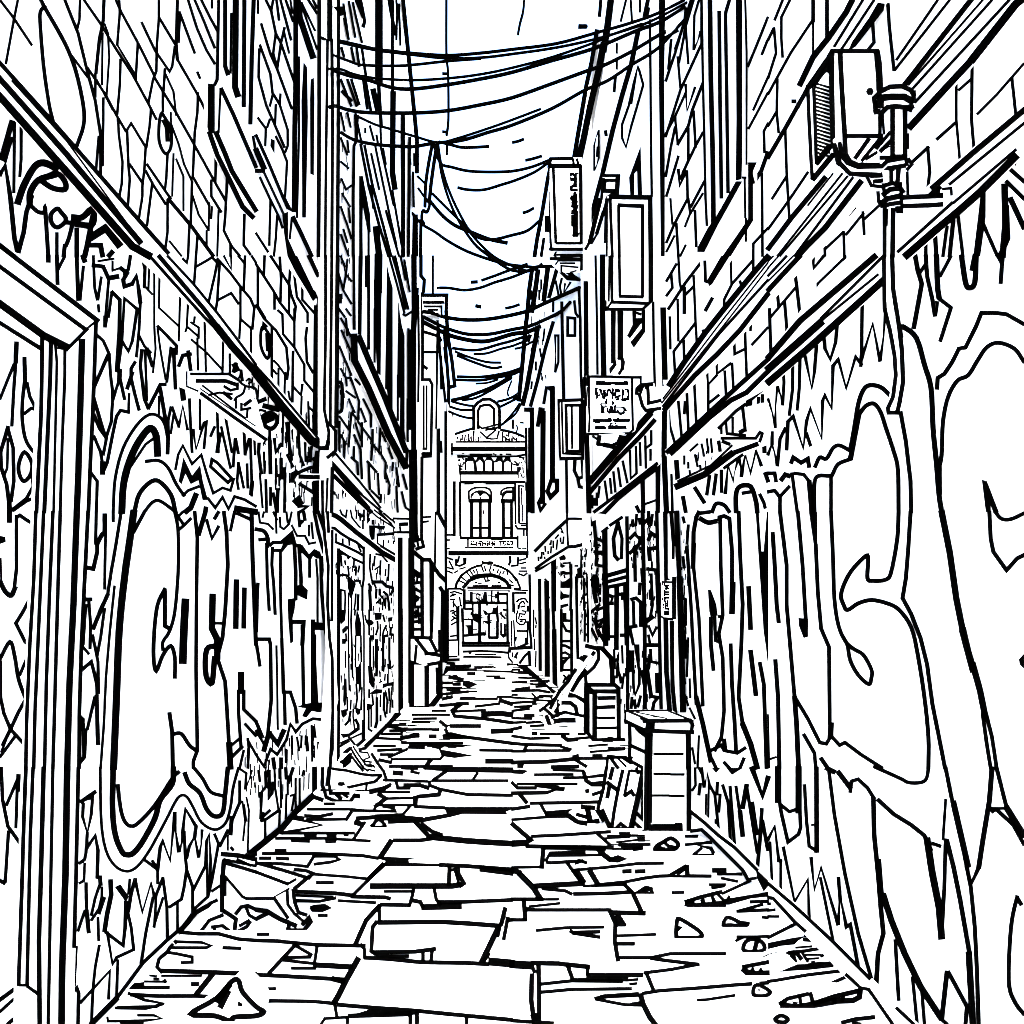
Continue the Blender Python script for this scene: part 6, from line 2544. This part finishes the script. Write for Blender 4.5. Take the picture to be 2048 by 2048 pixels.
# smaller cabinet with arched top behind it
sc_ = thing('drawer_cabinet', 'smaller slatted cabinet behind the large one, an arched panel rising from it', 'cabinet', gpt(1200, 1482), 'cabinets and crates by the right wall')
ys = gpt(1200, 1483).y
SF_ = facing(ys)
b = Part('body', sc_, PAINT)
b.slab(SF_, '1186,1384 1238,1384 1238,1478 1186,1482', .45)
sb_ = facing(ys+.4)
b.prism([SF_.hit(1187, 1384), SF_.hit(1186, 1481), sb_.hit(1172, 1462), sb_.hit(1172, 1372)], [SF_.hit(1195, 1384), SF_.hit(1195, 1481), sb_.hit(1185, 1462), sb_.hit(1185, 1372)])
b.ink(SF_, T(2, 2), '''
26 560,1345 610,1365
24 605,1355 800,1358
22 618,1360 618,1690
30 803,1360 805,1700
f 600,1710 710,1705 740,1695 780,1705 860,1705 860,1735 600,1735
26 655,1405 775,1403; 640,1475 770,1470
18 630,1553 775,1553; 630,1630 780,1628
''')
SBP = Plane(SF_.hit(1187, 1400), (SF_.hit(1187, 1384)-SF_.hit(1186, 1481)).cross(sb_.hit(1172, 1372)-SF_.hit(1187, 1384)))
b.ink(SBP, T(2, 2), '22 572,1350 572,1660; 30 560,1300 555,1660; 20 572,1350 610,1365; 24 560,1655 610,1715')
tp = Part('top', sc_, PAINT)
tp.prism([SF_.off(.02).hit(1186, 1372), SF_.off(.02).hit(1238, 1370), SF_.off(.02).hit(1238, 1384), SF_.off(.02).hit(1186, 1384)], [sb_.hit(1174, 1367), sb_.hit(1226, 1367), sb_.hit(1226, 1378), sb_.hit(1174, 1378)])
tp.ink(SF_.off(.03), T(2, 2), '26 560,1305 760,1305; 30 560,1310 605,1352; 26 605,1352 800,1352; 26 770,1300 805,1330 805,1355')
ap = Part('arched_panel', sc_, PAINT)
AF = facing(ys+.3)
ap.slab(AF, '1174,1368 1174,1348 1190,1332 1198,1318 1195,1300 1206,1302 1219,1318 1223,1338 1225,1368', .06)
ap.ink(AF, T(2, 2), '''
24 560,1300 555,1230 620,1170 655,1110 655,1060 645,1040
34 690,1040 745,1100 755,1200 755,1290
30 680,1030 720,1075 760,1110
26 560,1300 760,1305
30 560,1010 620,1025 690,1030
''')
# leaning boards (two crates tipped together) beside the large cabinet
lc = thing('tipped_crate', 'wooden crate tipped against the left side of the large cabinet', 'crate', gpt(1230, 1655), 'cabinets and crates by the right wall')
yl = gpt(1230, 1657).y
LF = facing(yl)
b = Part('board', lc, PAINT)
b.slab(LF, '1214,1516 1228,1518 1288,1530 1266,1655 1224,1660 1197,1626', .2)
b.ink(LF, T(2, 2), '''
22 720,1855 715,1932
24 740,1850 800,1932; 860,1860 990,1932
24 720,1850 860,1850
14 790,1850 860,1920; 820,1850 900,1900
''')
b.ink(LF, T(2, 3), '''
26 712,0 690,150 650,300
30 760,0 740,80
26 835,20 800,170 770,330 755,440
30 720,110 800,170; 735,140 720,220
20 885,20 850,200
26 850,210 900,175 920,205
40 990,20 960,180 930,310 900,440
20 900,20 990,30; 940,0 950,40
24 945,345 995,395
34 680,320 740,450
24 650,310 660,350 690,400
30 740,460 900,465 985,475
26 790,450 820,420 860,450
26 910,450 920,410 970,455
24 990,170 985,380
''')
# broom leaning on the small cabinet
bm = thing('broom', 'broom leaning diagonally in front of the third right shopfront, bristles on the paving', 'broom', gpt(1100, 1455))
dB0, dB1 = gpt(1095, 1450).y, gpt(1095, 1450).y+.5
def bpt(x, y): return at(x, y, dB0+(dB1-dB0)*(1450-y)/160)
s1 = Part('handle', bm, PAINT)
s1.tube([bpt(1120, 1408), bpt(1150, 1355), bpt(1182, 1312)], .035)
BPl = Plane(bpt(1120, 1408), (bpt(1182, 1312)-bpt(1120, 1408)).cross(Vector((1, 0, 0))))
s1.ink(BPl.off(.04), T(2, 2), '26 360,1350 430,1270 480,1190; 28 440,1370 500,1270 560,1200; 16 380,1390 560,1130; 400,1410 560,1150; 24 540,1090 590,1100 620,1060; 30 520,1100 550,1120')
s2_ = Part('bristles', bm, PAINT)
s2_.slab(BPl.off(.03), '1110,1385 1140,1390 1116,1425 1100,1458 1082,1440 1096,1415', .08)
s2_.ink(BPl.off(.03), T(2, 2), '24 360,1350 290,1480; 30 400,1400 330,1510; 20 350,1420 350,1500; 24 210,1500 240,1480 310,1540; 30 260,1540 290,1620; 20 240,1480 330,1400; 26 330,1510 380,1440')
s3_ = Part('rag', bm, PAINT)
s3_.slab(facing(dB0+.02), '1137,1382 1168,1394 1166,1430 1150,1440 1120,1435 1118,1415', .1)
s3_.ink(facing(dB0+.02), T(2, 2), '''
f 430,1360 490,1380 550,1410 540,1440 480,1400 420,1400
28 380,1440 440,1440 480,1470 490,1520
34 320,1580 380,1570 470,1570
20 400,1510 440,1520 540,1540
24 300,1550 340,1530 400,1510
''')
# trough on feet
tr = thing('stone_trough', 'low angular trough on clawed feet standing at the stained left wall', 'trough', gpt(520, 1850))
yt = gpt(500, 1858).y
TF = facing(yt)
b = Part('basin', tr, STONE)
b.slab(TF, '444,1712 480,1720 625,1745 585,1776 548,1797 490,1796 450,1755', .3)
b.ink(TF, T(0, 3), '''
34 1675,650 1800,660 1932,690
20 1690,690 1932,740
26 1710,720 1850,760 1932,785
20 1700,820 1830,970 1860,985 1932,985
34 1690,700 1680,820
20 1790,690 1890,735
30 1840,670 1932,650
''')
b.ink(TF, T(1, 3), '''
26 0,715 200,770 360,820 400,830
24 0,785 120,830 240,875
18 240,875 300,840
22 0,985 130,985 250,915
30 400,820 280,920
26 290,765 380,775 430,795 400,830
20 100,720 390,740
''')
lg = Part('leg', tr, STONE)
lg.slab(TF.off(.01), '446,1755 452,1800 450,1825 478,1840 472,1862 442,1855 440,1810', .25)
lg.ink(TF.off(.01), T(0, 3), '''
34 1675,820 1675,1080
20 1700,820 1700,960
30 1690,1080 1780,1140 1770,1220
26 1680,1110 1580,1150 1510,1240
24 1600,1200 1680,1190 1760,1250 1860,1200 1890,1160
24 1620,1240 1620,1210
''')
lg.slab(TF, '478,1815 500,1810 512,1820 514,1850 470,1868 476,1840', .15)
lg.ink(TF, T(0, 3), '26 1780,1100 1820,1050 1870,1040 1932,1070; 24 1860,1060 1880,1110 1932,1140; 22 1810,1190 1880,1150')
lg = Part('leg', tr, STONE)
lg.slab(TF.off(.01), '548,1796 585,1776 590,1800 602,1832 622,1838 622,1850 606,1866 576,1864 575,1850 585,1845 565,1820', .25)
lg.ink(TF.off(.01), T(1, 3), '''
24 140,985 240,1130
22 235,930 240,1030 290,1100 350,1150
26 280,920 290,1010 320,1090 380,1110
34 0,1070 80,1080 180,1140 300,1190
30 0,1140 80,1100
30 250,1180 240,1225 360,1225 415,1160 400,1130 350,1180
20 290,1230 360,1240
''')
# broken crate at the left corner
bx = thing('broken_crate', 'collapsed crate of splintered boards lying below the second left shopfront', 'crate', gpt(710, 1580))
yx = gpt(710, 1583).y
XF = facing(yx)
b = Part('board', bx, PAINT)
b.slab(XF, '668,1582 668,1536 686,1504 700,1490 712,1492 745,1530 764,1548 740,1566 735,1584', .25)
b.ink(XF, Z3, '''
44 370,900 560,790
38 560,720 670,860
f 440,1010 560,910 620,910 600,960 540,1020 460,1020
34 600,940 690,1100 850,1320 930,1370
28 640,900 760,1080 900,1270 1000,1290
f 370,1200 450,1140 560,1030 620,1020 600,1200 500,1290 440,1310 440,1240
38 620,1100 740,1260 830,1370
50 250,1330 500,1360 800,1430 1000,1455 1190,1450
52 1180,1470 1050,1580 850,1620 540,1690
56 1000,1040 1100,1200 1230,1380 1290,1560
26 760,1000 920,1020 960,1110 850,1150; 830,1180 1000,1200; 850,1250 1040,1260; 930,1340 1060,1370; 960,1230 1060,1300
f 340,1600 380,1585 470,1590 480,1640 420,1660 350,1650
46 20,1745 500,1755 900,1765 1200,1700 1370,1620
40 900,1640 890,1750
56 720,880 860,760; 760,960 880,930
34 1100,1560 1160,1480
''')
# ================================================================== stones and rubble
def stone(label, outline, tile, marks, cat='stone', name='stone', group='loose stones on the paving', deep=.6):
    P = [tuple(float(c) for c in t.split(',')) for t in outline.split()]
    S = [(tile[0]+a*tile[2], tile[1]+b*tile[2]) for a, b in P]
    yb = gpt(sum(p[0] for p in S)/len(S), max(p[1] for p in S)).y
    pl = facing(yb); fr = [pl.hit(*p) for p in S]
    s = single(name, label, cat, group, STONE)
    c = sum(fr, Vector())/len(fr); wd = max(p.x for p in fr)-min(p.x for p in fr)
    mid = [p+(c-p)*.10+Vector((0, wd*deep*.5, 0)) for p in fr]
    bk = [c+(p-c)*.55+Vector((0, wd*deep, -.2*(c.z))) for p in fr]
    n = len(fr)
    s.add(fr+mid+bk, [list(range(n))]+[[i, (i+1) % n, n+(i+1) % n, n+i] for i in range(n)]+[[n+i, n+(i+1) % n, 2*n+(i+1) % n, 2*n+i] for i in range(n)]+[list(range(2*n, 3*n))])
    s.ink(pl, tile, marks)
stone('star-shaped jagged rock in the lower left foreground', '1440,1850 1640,1730 1750,1610 1800,1610 1830,1690 1932,1790 2000,1840 1932,1880 1740,1910 1620,1880 1460,1860', T(0, 3),
      '38sc 1440,1855 1630,1740 1750,1610 1800,1605 1830,1690 1932,1800 1990,1840 1932,1870 1770,1880 1740,1910 1620,1870; 44 1720,1690 1665,1800; 1730,1640 1640,1760; f 1795,1760 1830,1780 1825,1800 1795,1795')
for lab, o, tile, marks in (
    ('small round stone at the left wall foot by the drainpipe', '1080,610 1150,560 1200,525 1260,570 1220,630 1090,630', T(2, 3), '30sc 1090,590 1140,560 1200,530 1255,575 1215,615 1090,620; 24 1150,560 1180,590 1240,600; 1110,600 1150,610'),
    ('flat two-lobed stone right of the round one', '1370,650 1430,590 1500,610 1520,660', T(2, 3), '26 1500,560 1400,580 1500,605 1520,640; 22 1370,655 1430,605; 26 1370,662 1520,660'),
    ('triangular stone standing on the right paving line', '1200,805 1310,735 1340,745 1340,810', T(2, 3), '26 1200,805 1310,740; 34 1320,740 1325,810; 22 1250,800 1300,765'),
    ('small arched stone at mid right on a slab edge', '950,950 1010,895 1060,900 1065,950', T(2, 3), '26 940,945 1010,900 1050,910 1060,950 940,950; 20 990,930 1030,920'),
    ('large triangular stone in the right foreground', '1230,1270 1240,1150 1270,1140 1400,1220 1445,1270 1270,1285', T(2, 3), '30sc 1240,1265 1245,1160 1270,1140 1400,1220 1435,1265 1400,1280 1260,1280; f 1245,1190 1290,1200 1250,1240'),
    ('bean-shaped stone right of the large triangular one', '1590,1185 1620,1130 1680,1150 1785,1170 1740,1200 1650,1195', T(2, 3), '28sc 1595,1185 1620,1130 1670,1140 1720,1165 1780,1175 1740,1195 1650,1185'),
    ('double stone with a dark centre at the right kerb', '1750,1380 1760,1320 1850,1280 1900,1330 1900,1390', T(2, 3), '24 1700,1275 1850,1275 1932,1270; 30sc 1755,1380 1765,1310 1840,1290 1900,1330 1890,1380; 34 1850,1300 1830,1380; 20 1690,1305 1740,1280'),
    ('small triangular stone by the lower right kerb', '1820,1720 1830,1640 1880,1640 1950,1690 1900,1730', T(2, 3), '28sc 1825,1710 1830,1650 1870,1640 1950,1690 1900,1720; f 1850,1670 1870,1670 1870,1690'),
    ('tiny ring-like stone at the bottom right', '50,1890 90,1860 150,1890 130,1930 70,1925', T(3, 3), '30sc 55,1893 100,1868 150,1893 130,1918 75,1915'),
    ('dark oval pebble on the paving at lower right edge', '1890,1420 1932,1400 1970,1420 1932,1440', T(2, 3), 'f 1890,1425 1932,1405 1970,1420 1932,1440'),
    ('squat stone sitting on a joint at left centre', '880,450 890,400 930,390 970,420 970,450', T(1, 3), '26sc 885,440 900,405 930,390 965,420 970,445 900,450; 24 870,430 890,455 980,440'),
    ('rubble lump at the foot of the left corner', '530,220 560,190 640,170 720,200 780,215 700,255 600,250', T(1, 3), '26 510,150 530,220 600,250 710,255 740,210 780,215; 24 560,190 700,190; 30 610,200 640,230; 20 650,190 690,220; f 740,190 790,200 780,220 740,220; 20 550,110 560,190'),
    ('rough rubble lump left of the tipped crate', '430,360 480,320 640,330 690,400 540,420 480,410', T(2, 3), '34 430,360 500,410 560,415 650,400; 40 570,310 590,400; 26 490,350 560,370; 24 640,320 690,400; 34 530,295 620,300'),
    ):
    stone(lab, o, tile, marks)
def stick(label, outline, tile, marks):
    stone(label, outline, tile, marks, 'wood', 'wood_scrap', 'charred wood scraps by the right kerb', .25)
stick('upper charred stick tapering away to the right kerb', '1310,1010 1400,975 1560,945 1620,975 1560,1030 1400,1050 1330,1040', T(2, 3),
      '30 1310,1010 1420,975 1580,935; 48 1320,1020 1390,1045 1600,1025; f 1340,1020 1360,990 1390,990 1370,1020; f 1420,1000 1450,980 1460,1010 1430,1020; f 1500,970 1520,965 1540,1000 1510,1010; 20 1560,960 1600,1000; f 1600,990 1780,960 1932,935 1932,970 1800,985 1640,1030 1580,1030; 24 1800,1010 1932,1005; 20 1640,970 1620,1000')
stick('middle charred stick with a banded end at the kerb', '1740,1500 1932,1470 2080,1410 2150,1480 1960,1560 1780,1565', T(2, 3),
      '30 1745,1500 1850,1480 1932,1465; 46 1750,1520 1790,1555 1932,1550; f 1790,1530 1820,1500 1840,1540; f 1860,1530 1880,1500 1900,1540')
gr.ink(GROUND, T(3, 3), '24 0,1460 80,1450 160,1390 280,1380 400,1360; 44 0,1540 100,1510 300,1500 480,1480; 30 40,1490 70,1520; 90,1480 110,1510; 40 180,1400 200,1460; 30 220,1400 250,1440; 14 210,1355 330,1345; 280,1410 400,1410; 290,1440 380,1435; 330,1465 350,1460; 20 260,1395 300,1460; f 0,1320 100,1300 200,1280 280,1270 230,1300 200,1330 100,1340 0,1365; 24 270,1295 360,1300 395,1350; 20 400,1420 440,1400; f 300,1475 400,1460 520,1480 300,1500')
stick('lowest charred stick with two pale knots near the corner', '90,1780 160,1730 320,1690 690,1670 700,1720 650,1760 300,1800 150,1810', T(3, 3),
      '30 90,1780 150,1740 300,1705; 50 110,1790 210,1810 320,1790 500,1760; 30 320,1700 340,1770; 24 240,1730 250,1790; 36 350,1775 500,1725 690,1680; 40 500,1760 640,1755 690,1730 695,1680; 24 570,1720 560,1760; f 180,1760 230,1770 200,1790')
# ------------------------------------------------------------------ build every mesh
for p in ALL: p.build()

# ------------------------------------------------------------------ daylight
sc = bpy.context.scene
w = bpy.data.worlds.new('World'); sc.world = w; w.use_nodes = True
nt = w.node_tree; bg = nt.nodes['Background']
sky = nt.nodes.new('ShaderNodeTexSky'); sky.sky_type = 'NISHITA'; sky.sun_disc = False
EL, AZ = math.radians(60), math.radians(180)
sky.sun_elevation = EL; sky.sun_rotation = AZ
nt.links.new(sky.outputs['Color'], bg.inputs['Color']); bg.inputs['Strength'].default_value = .15
sd = bpy.data.lights.new('sun', 'SUN'); sd.energy = 3.0; sd.angle = math.radians(12); sd.color = (1, .97, .92)
so = bpy.data.objects.new('sun', sd); C.objects.link(so)
so.rotation_euler = (math.radians(90)-EL, 0, math.radians(0))
sc.view_settings.view_transform = 'Standard'; sc.view_settings.look = 'None'
sc.view_settings.gamma = 1; sc.view_settings.use_curve_mapping = False
sc.view_settings.exposure = EXPOSURE
sc.cycles.max_bounces = 12; sc.cycles.diffuse_bounces = 8
sc.cycles.filter_width = 1.0
